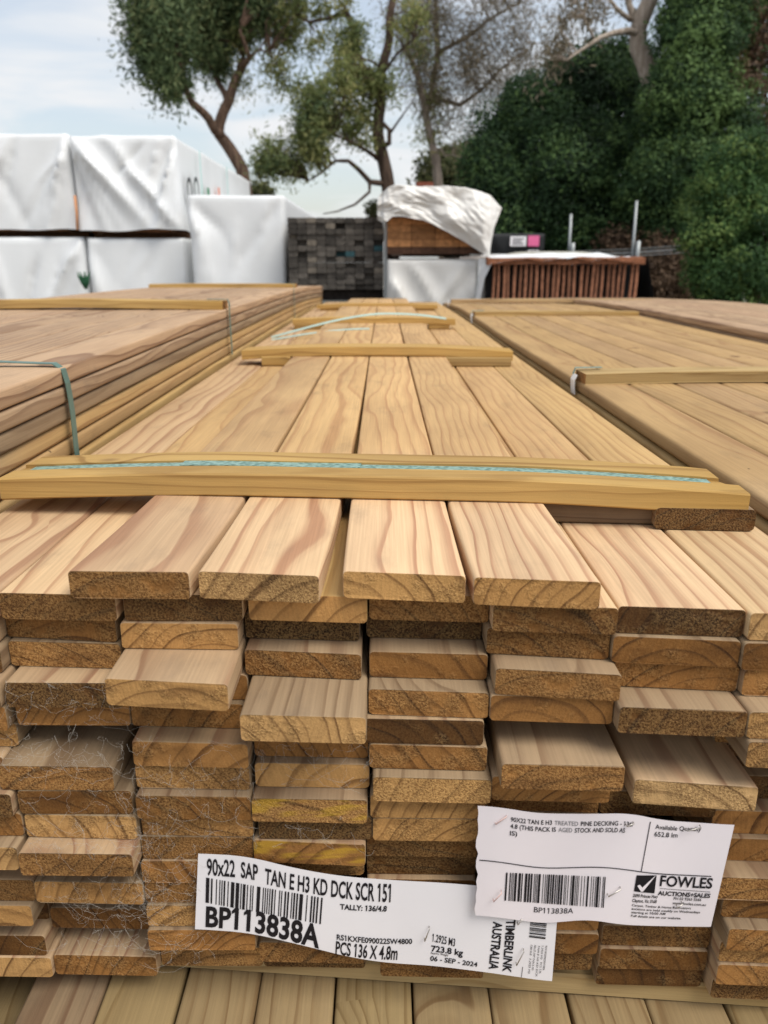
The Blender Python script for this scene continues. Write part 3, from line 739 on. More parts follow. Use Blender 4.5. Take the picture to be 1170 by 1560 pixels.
for i, tx in enumerate(['Carpet, Timber & Home Renovators', 'auctions are held weekly on Wednesdays', 'starting at 10:00 AM', 'Full details are on our website.']):
    y = 1377.0 + i * 5.4; w = [90, 104, 51, 75][i]
    print_text(LB2, mf, tx, [(963 - i * .4, y), (963 + w, y + w * .055), (962.5 - i * .4, y + 3.4), (962.5 + w, y + 3.4 + w * .055)], .015)
bc = MB(); barcode(LB2, bc, [(771, 1329.5), (923, 1336), (768.5, 1372), (920, 1383)], 42, 9)
# ruled lines
def uvline(lb, mb, u0, v0, u1, v1, w, n=30):
    b = len(mb.v)
    for i in range(n + 1):
        u = u0 + (u1 - u0) * i / n; v = v0 + (v1 - v0) * i / n
        if abs(u1 - u0) > abs(v1 - v0): mb.v += [tuple(lb.pt(u, v - w, .0004)), tuple(lb.pt(u, v + w, .0004))]
        else: mb.v += [tuple(lb.pt(u - w, v, .0004)), tuple(lb.pt(u + w, v, .0004))]
    for i in range(n): mb.f.append([b + 2 * i, b + 2 * i + 1, b + 2 * i + 3, b + 2 * i + 2]); mb.sm.append(False)
uvline(LB2, m, .01, .495, .955, .51, .0042)
ua = LB2.uv(991, 1252); ub = LB2.uv(977, 1328); uvline(LB2, m, ua[0], ua[1], ub[0], ub[1], .0016)
ua = LB2.uv(1005, 1353.5); ub = LB2.uv(1082, 1359); uvline(LB2, m, ua[0], ua[1], ub[0], ub[1], .002)
# logo: black tile with a white tick
tile = [(970, 1333.5), (1000.5, 1333.5), (966, 1358), (997, 1361)]
rect(LB2, mf, tile, 4)
m.build('printing', INK, sale_tag); mf.build('seller_printing', INK, sale_tag); g.build('faded_printing', INKG, sale_tag); bc.build('barcode', INK, sale_tag)
tk = MB(); tick = [(.10, .38), (.22, .46), (.36, .30), (.80, .86), (.97, 1.04), (.42, .06), (.32, .06)]
b0 = LB2.put(tick, tile); tk.v = [tuple(p + Vector((0, -.0004, 0))) for p in b0]; tk.f = [[0, 1, 2, 6], [2, 3, 4, 5], [2, 5, 6]]; tk.sm = [False] * 3
tk.build('logo_tick', PAPER2, sale_tag)
RED = simple('rusty_staple', (.62, .42, .38), .4, .5, .2, 200)
for p0, p1, mt in (((755, 1256), (772, 1244), RED), ((955, 1259), (966, 1255), STEEL), ((1047, 1266), (1068, 1261), STEEL), ((752, 1374), (764, 1361), RED), ((927, 1366), (946, 1355), STEEL), ((1032, 1383), (1040, 1378), STEEL)):
    staple(p0, p1, .4805, sale_tag, .0008, mt)

# ------------------------------------------------------------------ cobwebs
def cobweb(regions, label, seed):
    rr = random.Random(seed); m = MB()
    for (x0, y0, x1, y1, n, D0, D1, link_d) in regions:
        pts = [(rr.uniform(x0, x1), rr.uniform(y0, y1)) for _ in range(n)]
        P3 = [P(a, b, rr.uniform(D0, D1)) for a, b in pts]
        for i, a in enumerate(P3):
            near = sorted(range(n), key=lambda j: (P3[j] - a).length)[1:rr.choice([3, 3, 4])]
            for j in near:
                if j < i and rr.random() < .5: continue
                b = P3[j]; L = (b - a).length
                if L > link_d: continue
                cv = Vector((rr.uniform(-1, 1), rr.uniform(-.4, .4), rr.uniform(-1, .6))) * L * .16
                c2 = Vector((rr.uniform(-1, 1), 0, rr.uniform(-1, 1))) * L * .1
                q = [a + (b - a) * t + cv * 4 * t * (1 - t) + c2 * math.sin(6.28 * t) for t in (0, .2, .4, .6, .8, 1)]
                m.tube(q, rr.uniform(.00003, .000065), 3)
        for _ in range(n // 7):
            a = P(rr.uniform(x0, x1), rr.uniform(y0, y1), D0); b = a + Vector((rr.uniform(-.05, .05), .01, rr.uniform(-.035, .02)))
            q = [a + (b - a) * t + Vector((0, 0, -.012 * t * (1 - t) * 4)) + Vector((rr.uniform(-.0015, .0015), 0, rr.uniform(-.0015, .0015))) for t in np.linspace(0, 1, 9)]
            m.tube(q, .00007, 3)
    return tag(m.build('cobweb', WEB), label, 'cobweb', 'cobwebs on the front pack')
cobweb([(5, 1035, 205, 1115, 70, .505, .515, .022), (0, 1115, 190, 1180, 70, .475, .50, .02)], 'dusty cobweb across the cracked jutting board at the left of the pack', 1)
cobweb([(100, 1200, 240, 1300, 60, .490, .50, .024), (40, 1280, 215, 1310, 50, .478, .49, .02), (200, 1120, 400, 1290, 90, .485, .498, .024)], 'dusty cobweb below the cracked board and over the second column', 2)
cobweb([(90, 1370, 240, 1450, 110, .488, .505, .02), (210, 1285, 300, 1385, 120, .488, .50, .02), (60, 1340, 230, 1372, 40, .485, .495, .022), (250, 1420, 330, 1470, 35, .488, .498, .02)], 'thick grey cobweb net beside the left end of the long stock tag', 3)
cobweb([(390, 1130, 570, 1200, 55, .495, .51, .026), (380, 1240, 560, 1300, 25, .488, .495, .022)], 'thin cobweb hanging under the pale jutting board of the third column', 4)

# ------------------------------------------------------------------ ground
def ground_material():
    s = NT('yard_gravel'); tc = s.n('ShaderNodeTexCoord')
    a = s.noise(tc.outputs['Object'], .35, 4, .6); b = s.noise(tc.outputs['Object'], 22, 5, .7)
    c = s.mix(a, (.20, .18, .15), (.30, .27, .23)); v = s.ma('MULTIPLY_ADD', b, .9, .55)
    s.bsdf(s.mix(1, c, s.xyz(v, v, v), 'MULTIPLY'), .9, s.bump(b, .02), .2); return s.m
m = MB(); m.grid(40, 40, lambda u, v: ((u - .5) * 1200, (v - .5) * 1200 + 200, 0), False)
kind(m.build('ground', ground_material()), 'structure')

# ------------------------------------------------------------------ wrapped packs
def wrap_shell(x0, x1, y0, y1, z0, z1, seed, amp=.022, nfold=9, res=.035, hem=.02, sag=.0):
    rr = random.Random(seed)
    nx, ny, nz = max(6, int((x1 - x0) / res)), max(6, int((y1 - y0) / (res * 3))), max(6, int((z1 - z0) / res))
    W, H = x1 - x0, z1 - z0
    folds = []
    for _ in range(nfold):
        ox = rr.choice([0, W, rr.uniform(0, W)]); oz = rr.choice([H, H, H * .9, 0])
        ang = rr.uniform(R(48), R(86)) * (1 if ox < W * .5 else -1)
        d = (math.cos(ang) if ang > 0 else -math.cos(ang), -abs(math.sin(ang)) * (1 if oz > H * .5 else -1))
        folds.append((ox, oz, d[0], d[1], rr.uniform(.3, 1.0) * amp * rr.choice([1, 1, -.8]), rr.uniform(.025, .075), rr.uniform(.35, 1.1)))
    def disp(a, b, L):
        v = 0
        for ox, oz, dx, dz, A, w, ln in folds:
            t = (a - ox) * dx + (b - oz) * dz; q = (a - ox) * -dz + (b - oz) * dx
            q += .03 * mn.noise(Vector((t * 4, seed, ox)))
            if t > 0:
                e = abs(q) / (w * (.4 + t)); v += A * math.exp(-e) * min(1, t * 5) * math.exp(-(t / ln) ** 2) * 2.4
        v += amp * .5 * mn.noise(Vector((a * 2.2, b * 1.2, seed * 3.1))) + amp * .14 * mn.noise(Vector((a * 9, b * 2, seed * 7.7)))
        return v
    idx = {}; m = MB(); acc = []
    def vid(i, j, k):
        key = (i, j, k)
        if key not in idx:
            x, y, z = x0 + W * i / nx, y0 + (y1 - y0) * j / ny, z0 + H * k / nz
            n = Vector((0, 0, 0)); d = 0
            if j == 0: n += Vector((0, -1, 0)); d += disp(x - x0, z - z0, W)
            if j == ny: n += Vector((0, 1, 0))
            if i == 0: n += Vector((-1, 0, 0))
            if i == nx: n += Vector((1, 0, 0))
            if k == nz: n += Vector((0, 0, 1))
            if i in (0, nx): d += disp(y - y0 + 3.3, z - z0, 1) * .8
            if k == nz: d += disp(x - x0, y - y0 + 5, 1) * .35 - sag * mn.noise(Vector((x * 3, y, seed)))
            if len([1 for q in (i in (0, nx), j in (0, ny), k == nz) if q]) > 1: d = d * .5 - .012
            p = Vector((x, y, z)) + n.normalized() * d if n.length else Vector((x, y, z))
            if k == 0: p.z += hem * mn.noise(Vector((x * 3.1, y * 3.1, seed * 1.7))) - hem * .3
            idx[key] = len(m.v); m.v.append(tuple(p))
        return idx[key]
    def face(a, b, c, d): m.f.append([a, b, c, d]); m.sm.append(True)
    for i in range(nx):
        for k in range(nz):
            face(vid(i, 0, k), vid(i + 1, 0, k), vid(i + 1, 0, k + 1), vid(i, 0, k + 1))
            face(vid(i + 1, ny, k), vid(i, ny, k), vid(i, ny, k + 1), vid(i + 1, ny, k + 1))
    for j in range(ny):
        for k in range(nz):
            face(vid(nx, j, k), vid(nx, j + 1, k), vid(nx, j + 1, k + 1), vid(nx, j, k + 1))
            face(vid(0, j + 1, k), vid(0, j, k), vid(0, j, k + 1), vid(0, j + 1, k + 1))
    for i in range(nx):
        for j in range(ny): face(vid(i, j, nz), vid(i + 1, j, nz), vid(i + 1, j + 1, nz), vid(i, j + 1, nz))
    return m
def wrapped_pack(x0, x1, y0, L, z0, z1, seed, label, mat=WRAP, bearers=True, amp=.022, wood=(.30, .13, .05), nfold=10, straps=True, sag=0):
    r = empty('wrapped_timber_pack', ((x0 + x1) / 2, y0, z0)); ofs = Vector(r.location)
    tag(r, label, 'timber pack', 'plastic wrapped timber packs')
    m = wrap_shell(x0, x1, y0, y0 + L, z0 + .02, z1, seed, amp, nfold, sag=sag)
    m.v = [tuple(Vector(p) - ofs) for p in m.v]; m.build('wrap', mat, r)
    m = MB(); m.box(x0 + .10 - ofs.x, x1 - .10 - ofs.x, .05, L - .05, .002, .05); m.box(x0 + .16 - ofs.x, x1 - .16 - ofs.x, .22, L - .22, .0501, z1 - z0 - .15)
    o = m.build('timber', TIMBER, r); o.color = (*wood, 1)
    if bearers:
        for f in (.08, .5, .9):
            m = MB(); m.box(x0 + .02 - ofs.x, x1 - .02 - ofs.x, L * f, L * f + .09, -.075, 0)
            o = m.build('bearer', TIMBER, r); o.color = (.16, .08, .04, 1)
    return r
DW = 7.4
def xz(px, py, D=DW): p = P(px, py, D); return p.x, p.z
a, ztopw = xz(0, 206); _, zb = xz(0, 352); _, zlt = xz(0, 360)
xA0, xA1, xB1 = xz(-75, 280)[0], xz(112, 280)[0], xz(272, 280)[0]
wrapped_pack(xA0, xA1 - .012, DW, 4.2, zb, ztopw + .02, 21, 'white wrapped pack at the upper left, cut off by the photo\'s edge', wood=(.20, .10, .045), amp=.036, nfold=16)
rB = wrapped_pack(xA1 + .012, xB1, DW - .03, 4.0, zb - .01, ztopw, 22, 'white wrapped pack stacked upper right with dark ring marks on its side', wood=(.20, .09, .04), amp=.042, nfold=18)
xC1 = xz(130, 400)[0]; xD0, xD1 = xz(136, 400)[0], xz(283, 400)[0]
wrapped_pack(xA0, xC1, DW + .02, 4.2, .08, zlt, 23, 'lower left white wrapped pack with a dark gap on its right', amp=.03)
wrapped_pack(xD0, xD1, DW + .0, 4.0, .08, zlt - .01, 24, 'lower white wrapped pack under the ring-marked one', amp=.02)
DE = 6.9
xE0, zE = xz(285, 296, DE); xE1 = xz(432, 300, DE)[0]
wrapped_pack(xE0, xE1, DE, 3.6, .08, zE, 25, 'tall white wrapped pack beside the dark weathered pack', amp=.028)
# marks, tape and ties on pack B
def ring(parent, p, r0, r1, mat, name):
    m = MB(); n = 20; ofs = Vector(parent.location)
    for q in range(n):
        a = 6.283 * q / n
        for r in (r0, r1): m.v.append(tuple(Vector((p[0], p[1] + r * math.cos(a), p[2] + r * 1.1 * math.sin(a))) - ofs))
    for q in range(n): k = (q + 1) % n; m.f.append([2 * q, 2 * q + 1, 2 * k + 1, 2 * k]); m.sm.append(False)
    return m.build(name, mat, parent)
zr = P(272, 287, DW).z
for dy, dz in ((.22, 0), (.50, .03)): ring(rB, (xB1 + .045, DW + dy, zr + dz), .07, .105, BLACK, 'ring_mark')
TEAL = simple('teal_tape', (.30, .60, .55), .5)
ofs = Vector(rB.location)
for dy, w, mt, z0_, z1_ in ((.75, .02, TEAL, zb + .1, ztopw - .03), (2.1, .02, TEAL, zb + .1, ztopw - .03), (1.0, .10, simple('green_mark', (.04, .22, .10)), zb + .25, zb + .45), (1.55, .08, simple('orange_mark', (.75, .25, .15)), zb + .30, zb + .5)):
    m = MB(); m.box(xB1 + .036 - ofs.x, xB1 + .04 - ofs.x, DW + dy - ofs.y, DW + dy + w - ofs.y, z0_ - ofs.z, z1_ - ofs.z); m.build('tape', mt, rB)
m = MB(); pa = P(116, 300, DW - .07); m.tube([P(114, 298, DW - .06), P(117, 325, DW - .07), P(118, 350, DW - .05)], .012, 5); m.build('orange_tie', simple('orange_tie', (.65, .30, .14)), None)
tag(bpy.data.objects['orange_tie'], 'orange tie hanging in the seam between two upper white packs', 'tie')
# small green weed in the gap
m = MB()
for q in range(9):
    a = q * .7; b = P(131, 440, DW - .15); m.tube([b, b + Vector((.03 * math.sin(a), -.01, .06 + .015 * (q % 3))), b + Vector((.06 * math.sin(a), -.02 + .02 * math.cos(a), .15 - .03 * (q % 2)))], [.012, .016, .002], 4)
tag(m.build('weed', simple('weed_green', (.02, .09, .04))), 'dark green weed in the gap between the lower white packs', 'weed')

# ------------------------------------------------------------------ dark weathered pack: many small ends
DD = 6.6
x0, zt_ = xz(437, 331, DD); x1, zb_ = xz(584, 441, DD)
ncol, nrow = 10, 13
cw, rh = (x1 - x0) / ncol, (zt_ - zb_) / nrow
mb_ = MB(); pr = profile(cw * .965, rh * .95, .006, 2); mb_.prism([[(a, y, b) for a, b in pr] for y in (0, .006, 3.2)], False, True)
batten_me = mb_.mesh('batten'); batten_me.materials.append(TIMBER)
rr = random.Random(77)
for r_ in range(nrow):
    for c in range(ncol):
        o = bpy.data.objects.new('weathered_batten', batten_me); COL.objects.link(o)
        o.location = (x0 + cw * (c + .5), DD + rr.uniform(-.012, .012) + (.05 if rr.random() < .06 else 0), zt_ - rh * (r_ + 1))
        v = rr.choice([.045, .06, .07, .085, .11]); t = (v * 1.05, v * .92, v * .78)
        if r_ in (5, 6) and rr.random() < .35: t = (.035, .085, .095)
        if rr.random() < .05: t = (.17, .145, .115)
        o.color = (*t, 1)
        tag(o, 'weathered dark batten end, %s from the left in the %s row of the dark pack' % (ORD[c], ORD[r_]), 'batten', 'battens of the dark pack')
for f in (.15, 1.5, 2.8):
    m = MB(); m.box(x0 + .02, x1 - .02, DD + f, DD + f + .09, zb_ - .09, zb_ - .001); o = m.build('bearer', TIMBER); o.color = (.05, .04, .035, 1)
    tag(o, 'dark bearer under the dark weathered pack, %s' % {.15: 'nearest', 1.5: 'middle', 2.8: 'farthest'}[f], 'bearer', 'bearers under the dark pack')
m = MB(); m.box(x0, x1, DD - .01, DD + 3.2, .08, zb_ - .09); o = m.build('timber_pack', TIMBER); o.color = (.16, .165, .15, 1)
tag(o, 'grey lower pack standing under the dark weathered pack', 'timber pack')
m = MB(); m.box(x1 + .004, x1 + .030, DD - .012, DD + .02, .0, zt_ - .03); tag(m.build('steel_post', GALV), 'thin grey upright post right of the dark weathered pack', 'post')

# ------------------------------------------------------------------ orange pack under a tarp
DO = 6.5
x0, zt_ = xz(590, 331, DO); x1, zb_ = xz(736, 387, DO)
ncol, nrow = 4, 5
cw, rh = (x1 - x0) / ncol, (zt_ - zb_) / nrow
mb_ = MB(); pr = profile(cw * .985, rh * .96, .005, 2); mb_.prism([[(a, y, b) for a, b in pr] for y in (0, .006, 3.0)], False, True)
ome = mb_.mesh('board'); ome.materials.append(TIMBER)
for r_ in range(nrow):
    for c in range(ncol):
        o = bpy.data.objects.new('stacked_board', ome); COL.objects.link(o)
        o.location = (x0 + cw * (c + .5), DO + rr.uniform(-.008, .008), zt_ - rh * (r_ + 1))
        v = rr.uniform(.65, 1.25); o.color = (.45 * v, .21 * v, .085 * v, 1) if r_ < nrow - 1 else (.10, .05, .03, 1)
        tag(o, 'orange-brown board end under the tarp, %s from the left in the %s row' % (ORD[c], ORD[r_]), 'board', 'boards under the tarp')
ztop_o = P(600, 290, DO).z
m = MB(); m.box(x0 + .02, x1 - .02, DO + .12, DO + 2.9, zt_ + .002, ztop_o - .03); o = m.build('timber_pack', TIMBER); o.color = (.22, .09, .04, 1)
tag(o, 'brown timber under the white tarp, above the orange board ends', 'timber pack')
m = MB(); m.box(P(634, 285, DO).x, P(660, 285, DO).x, DO - .02, DO + .1, ztop_o + .012, ztop_o + .06); o = m.build('timber_offcut', TIMBER); o.color = (.16, .05, .03, 1)
tag(o, 'short red-brown offcut lying on top of the white tarp', 'offcut')
# tarp: columns across the front and round the right side; each column drops over the edge
edge_px = [(575, 300, 335), (582, 292, 339), (590, 287, 337), (598, 284, 330), (612, 284, 330), (628, 283, 333), (645, 283, 336), (662, 284, 344), (678, 284, 352), (694, 285, 361), (708, 286, 369), (722, 288, 378), (734, 291, 386), (746, 297, 392), (757, 308, 388), (764, 318, 372)]
def tarp_pt(u, v):
    f = u * (len(edge_px) - 1); i = min(len(edge_px) - 2, int(f)); t = f - i
    e = [edge_px[i][q] * (1 - t) + edge_px[i + 1][q] * t for q in range(3)]
    Df = DO - .07 + .10 * max(0, u - .80) / .2 + (.05 if u < .08 else 0)
    top = P(e[0], e[1], Df); bot = P(e[0], e[2], Df)
    if u > .86:
        bot.x -= .13 * (u - .86) / .14
    if v < .35:                                # the part lying on top, from the back
        w = v / .35
        p = Vector((top.x + (.0 if u < .9 else -.02), DO + 2.9 + (Df - DO - 2.9) * w, top.z + .02 * math.sin(w * 9 + u * 7) * (1 - w)))
    else:
        w = (v - .35) / .65
        p = top.lerp(bot, w)
        p.y += -.10 * math.sin(w * 2.4) * (.4 + u) * .6
    s = .045 * mn.noise(Vector((u * 5 + v * 2, v * 4 - u * 4, 2.2))) + .014 * (1 - 2 * abs(mn.noise(Vector((u * 11 + v * 4, v * 9 - u * 8, 5.2))))) + .004 * mn.noise(Vector((u * 30, v * 24, 1.2)))
    p.y -= s; p.z += s * .25 * (1 - min(1, abs(v - .35) * 3))
    return p
m = MB(); m.grid(90, 70, tarp_pt); tag(m.build('tarp', TARP), 'crumpled white tarp draped diagonally over the orange-brown boards', 'tarp')
# below: wrapped pack
xa, za = xz(589, 394, DO); xb = xz(729, 420, DO)[0]
wrapped_pack(xa, xb, DO - .02, 3.0, .08, za, 31, 'low dusty white wrapped pack below the tarp-covered boards', mat=TARP, amp=.03, bearers=False, nfold=12)
for q, fx in enumerate((.05, .9)):
    m = MB(); xx = xa + (xb - xa) * fx; m.box(xx, xx + .09, DO - .02, DO + 2.9, za + .02, zb_ - .001); o = m.build('bearer', TIMBER); o.color = (.5, .5, .48, 1) if q else (.06, .04, .03, 1)
    tag(o, ('pale bearer under the right end of the orange-brown boards', 'dark bearer under the left end of the orange-brown boards')[1 - q], 'bearer')
m = MB(); m.box(P(727, 420, DO).x, P(738, 420, DO).x, DO - .06, DO - .03, .02, P(727, 394, DO).z); tag(m.build('white_upright', WHITE), 'narrow white upright between the dusty pack and the slat rack', 'upright')

# ------------------------------------------------------------------ rack of reddish upright slats
DS = 6.2
xs0, zs0 = xz(744, 455, DS); xs1, zs1 = xz(975, 403, DS)
nsl = 27
smb = MB(); smb.prism([[(a, b, z) for a, b in profile(.022, .09, .003, 1)] for z in np.linspace(0, 1, 5)], False, True)
sl_h = zs1 - .0 - (zs0 - .35)
for i in range(nsl):
    m = MB(); rr2 = random.Random(900 + i); lean = rr2.uniform(-.008, .008); tw = rr2.uniform(.017, .022)
    m.prism([[(a + lean * z + .002 * math.sin(z * 9 + i), b, z * sl_h) for a, b in profile(tw, .028, .003, 1)] for z in np.linspace(0, 1, 6)], False, True)
    o = m.build('upright_slat', TIMBER, None, (xs0 + .03 + (xs1 - xs0 - .05) * i / (nsl - 1) + rr2.uniform(-.008, .008), DS + rr2.uniform(0, .02), zs0 - .35 - .0))
    v = rr2.uniform(.75, 1.15); o.color = (.34 * v, .15 * v, .085 * v, 1)
    tag(o, 'reddish upright slat in the rack, %s from the left' % ORD[i], 'slat', 'upright slats of the rack')
m = MB(); m.box(xs0 - .0, xs1 + .03, DS + .13, DS + 2.5, .1, zs1 - .01); o = m.build('shaded_gap_block', BLACK); tag(o, 'black block behind the row of reddish slats, standing in for their shaded gaps', 'gap backing')  # black block paints the shade seen in the gaps between slats
m = MB(); pz_ = zs1 + .002
m.prism([[(xs0 - .02 + (xs1 + .05 - xs0) * t, y, pz_ + zz + .01 * mn.noise(Vector((t * 9, y, zz)))) for y, zz in ((DS - .03, 0), (DS + .1, 0), (DS + .1, .055), (DS - .03, .045))] for t in np.linspace(0, 1, 24)], False, True)
o = m.build('rack_beam', TIMBER); o.color = (.25, .10, .05, 1); tag(o, 'orange-brown beam along the top of the slat rack', 'beam')
def sheet_pt(u, v):
    x = xs0 - .05 + (xs1 - .06 - xs0 + .05) * u; y = DS - .05 + 2.6 * v
    z = pz_ + .062 + .02 * mn.noise(Vector((u * 7, v * 3, 1))) + .02 * math.sin(u * 3.1)
    if v < .03: z -= .045 + .008 * math.sin(u * 19)
    if u < .05: z -= (.05 - u) / .05 * .34; x -= .03
    return (x, y, z)
m = MB(); m.grid(60, 40, sheet_pt); tag(m.build('cover_sheet', WRAP), 'white cover sheet over the top and left end of the slat rack', 'sheet')
m = MB()
def bl(u, v): return (xs1 + .05 + .17 * v + .01 * math.sin(u * 9), DS - .02 + u * 2.4, pz_ + .045 - v * .62)
m.grid(12, 12, bl); tag(m.build('black_cover', BLACK), 'black plastic cover sloping down the right end of the slat rack', 'cover')
m = MB(); 
def lump(u, v):
    a = u * 2 * math.pi; return (P(840, 390, DS + 1).x + .48 * math.cos(a) * (1 - v) ** .4, DS + 1 + .4 * math.sin(a) * (1 - v) ** .4, pz_ + .06 + .045 * math.sin(v * 1.57))
m.grid(24, 8, lump); tag(m.build('folded_sheet', simple('olive_sheet', (.42, .40, .33), .6)), 'pale olive folded sheet lying on the slat rack cover', 'sheet')
# dark pack with cards
DC = 9.0
xk0, zk1 = xz(745, 355, DC); xk1 = xz(830, 380, DC)[0]
r = empty('dark_wrapped_pack', ((xk0 + xk1) / 2, DC, .1)); tag(r, 'black wrapped pack behind the tarp with white and pink cards', 'timber pack')
o3 = Vector(r.location); m = wrap_shell(xk0, xk1, DC, DC + 3, .1, zk1, 41, .02); m.v = [tuple(Vector(p) - o3) for p in m.v]; m.build('wrap', BLACK, r)
for (ax, ay, bx, by, mt, nm) in ((777, 360, 802, 375, PAPER, 'white_card'), (804, 359, 822, 375, PINK, 'pink_card'), (804, 381, 821, 390, PAPER, 'white_card')):
    p, q = P(ax, by, DC - .05), P(bx, ay, DC - .05); m = MB(); m.box(p.x - o3.x, q.x - o3.x, p.y - o3.y, p.y + .004 - o3.y, p.z - o3.z, q.z - o3.z); c_o = m.build(nm, mt, r)
    if nm == 'white_card':
        mm = MB()
        for k in range(3):
            w_ = (q.x - p.x); z_ = p.z + (q.z - p.z) * (.25 + .25 * k); mm.box(p.x + w_ * .15 - o3.x, p.x + w_ * (.85 - .15 * (k % 2)) - o3.x, p.y - .003 - o3.y, p.y - .001 - o3.y, z_ - .008 - o3.z, z_ + .008 - o3.z)
        mm.build('printed_lines', INKG, c_o)
# ------------------------------------------------------------------ fence
fr_ = empty('wire_fence', (P(966, 395, 9.6).x, 9.6, 0)); tag(fr_, 'grey wire fence with slanting steel posts in front of the hedge', 'fence')
o4 = Vector(fr_.location)
def fpost(pa, pb, D, rad, nm='post'):
    m = MB(); a, b = P(*pa, D), P(*pb, D); g0 = a + (a - b).normalized() * max(0, (a.z) / max(.05, (b - a).normalized().z)); m.tube([g0 - o4, a - o4, b - o4], rad, 8); return m.build(nm, GALV, fr_)
fpost((963, 393), (970, 306), 9.6, .016); fpost((970, 394), (973, 367), 9.55, .026)
fpost((867, 383), (870, 326), 9.9, .016); fpost((872, 385), (873, 370), 9.85, .026)
for (ya, yb, rad) in ((385, 377, .009), (390, 382, .005), (380, 372, .010)):
    m = MB(); m.tube([P(700, ya + 6, 10.6) - o4, P(870, ya + 4, 9.9) - o4, P(966, ya, 9.6) - o4, P(1080, yb, 9.3) - o4, P(1250, yb - 2, 9.0) - o4], rad, 5); m.build('wire', GALV if rad < .0095 else GREY, fr_)

# ------------------------------------------------------------------ trees and shrubs
def leaf_mesh(name, pts, size, up, aspect=.35, droop=0.0, shade=None, outward=None):
    n = len(pts)
    d = rng.normal(size=(n, 3)); d[:, 2] -= droop
    d /= np.linalg.norm(d, axis=1)[:, None]
    nn = rng.normal(size=(n, 3)) + np.array([0, -.25, up])
    if outward is not None: nn = nn * .35 + outward * 1.6
    w = np.cross(d, nn); w /= (np.linalg.norm(w, axis=1)[:, None] + 1e-9)
    s = size * rng.uniform(.6, 1.35, size=(n, 1))
    a = pts - d * s * .5; b = pts + w * s * aspect * .5 ; c = pts + d * s * .5; e = pts - w * s * aspect * .5
    V = np.stack([a, b, c, e], axis=1).reshape(-1, 3).astype(np.float32)
    me = bpy.data.meshes.new(name); me.vertices.add(4 * n); me.vertices.foreach_set('co', V.ravel())
    me.loops.add(4 * n); me.loops.foreach_set('vertex_index', np.arange(4 * n, dtype=np.int32))
    me.polygons.add(n); me.polygons.foreach_set('loop_start', np.arange(0, 4 * n, 4, dtype=np.int32))
    try: me.polygons.foreach_set('loop_total', np.full(n, 4, dtype=np.int32))
    except Exception: pass
    me.update(calc_edges=True); me.validate()
    at = me.attributes.new('shade', 'FLOAT', 'FACE')
    at.data.foreach_set('value', np.clip(shade if shade is not None else rng.uniform(0, 1, n), 0, 1).astype(np.float32))
    return me
def clumps(blobs, surf=.6):
    """blobs: (px, py, radius px, depth, squash, n clumps, spread)"""
    out = []
    for (px, py, rp, D, n) in blobs:
        c = P(px, py, D); r = (P(px + rp, py, D) - c).length
        for _ in range(n):
            d = Vector(rng.normal(size=3)); d.normalize()
            q = c + d * r * (random.random() ** (1 - surf))
            out.append((q, r, d))
    return out
def foliage(name, mat, cl, leaves, cr, size, parent, up=.4, aspect=.35, droop=0.0, flat=.7, base=.5, puff=False):
    P_, S_, O_ = [], [], []
    for q, r, d in cl:
        k = max(4, int(leaves * random.uniform(.5, 1.4)))
        rad = cr * random.uniform(.55, 1.3)
        g = rng.normal(size=(k, 3)) * rad * np.array([.55, .55, .55 * flat])
        if puff:
            gl = np.linalg.norm(g, axis=1)[:, None] + 1e-6
            g = g / gl * rad * (.45 + .55 * rng.random((k, 1)) ** .5) * np.array([1, 1, .85])
        if droop: g[:, 2] -= np.abs(rng.normal(size=k)) * rad * droop * .5
        P_.append(np.array(q) + g); S_.append(np.clip(base + random.uniform(-.42, .42) + rng.normal(size=k) * (.09 if puff else .16), 0, 1))
        gn = g / (np.linalg.norm(g, axis=1)[:, None] + 1e-6); O_.append(gn * .8 + np.tile(np.array(d), (k, 1)) * .5)
    pts = np.concatenate(P_)
    if parent is not None: pts = pts - np.array(parent.location)
    me = leaf_mesh(name, pts, size, up, aspect, droop, np.concatenate(S_), np.concatenate(O_))
    return link(name, me, mat, parent)
def limbs(m, ofs, spec):
    """spec: list of ([(px,py,D)...], r0, r1)"""
    sk = []
    for pts, r0, r1 in spec:
        q = [P(*p) for p in pts]; fine = []
        for i in range(len(q) - 1):
            for t in (0, .33, .66): fine.append(q[i].lerp(q[i + 1], t))
        fine.append(q[-1]); n = len(fine)
        for i in range(1, n - 1):
            fine[i] = fine[i] + Vector((mn.noise(fine[i] * 1.7), mn.noise(fine[i] * 1.7 + Vector((9, 0, 0))), 0)) * r0 * .9
        rad = [r0 + (r1 - r0) * i / (n - 1) for i in range(n)]
        m.tube([p - ofs for p in fine], rad, 9); sk += [(p, rad[i]) for i, p in enumerate(fine)]
    return sk
def twigs(m, ofs, sk, cl, frac=.6, rad=.02, curl=.2):
    for q, r, d in cl:
        if random.random() > frac: continue
        b, br = min(sk, key=lambda s: (s[0] - q).length + max(0, s[0].z - q.z) * .6)
        L = (q - b).length
        mid = b.lerp(q, .5) + Vector((random.uniform(-1, 1), random.uniform(-1, 1), random.uniform(-.2, 1))) * L * curl
        pts = [b, b.lerp(mid, .55) + Vector((0, 0, .04 * L)), mid, mid.lerp(q, .55) + Vector((random.uniform(-1, 1), 0, random.uniform(-1, 1))) * L * .05, q]
        m.tube([p - ofs for p in pts], [min(br, rad), rad * .75, rad * .55, rad * .4, rad * .2], 5)
GUM = leaf_material('gum_leaf', (.055, .085, .038), (.125, .175, .075), (.24, .26, .115), .4)
GUMY = leaf_material('gum_leaf_olive', (.10, .125, .045), (.23, .265, .095), (.37, .34, .14), .48)
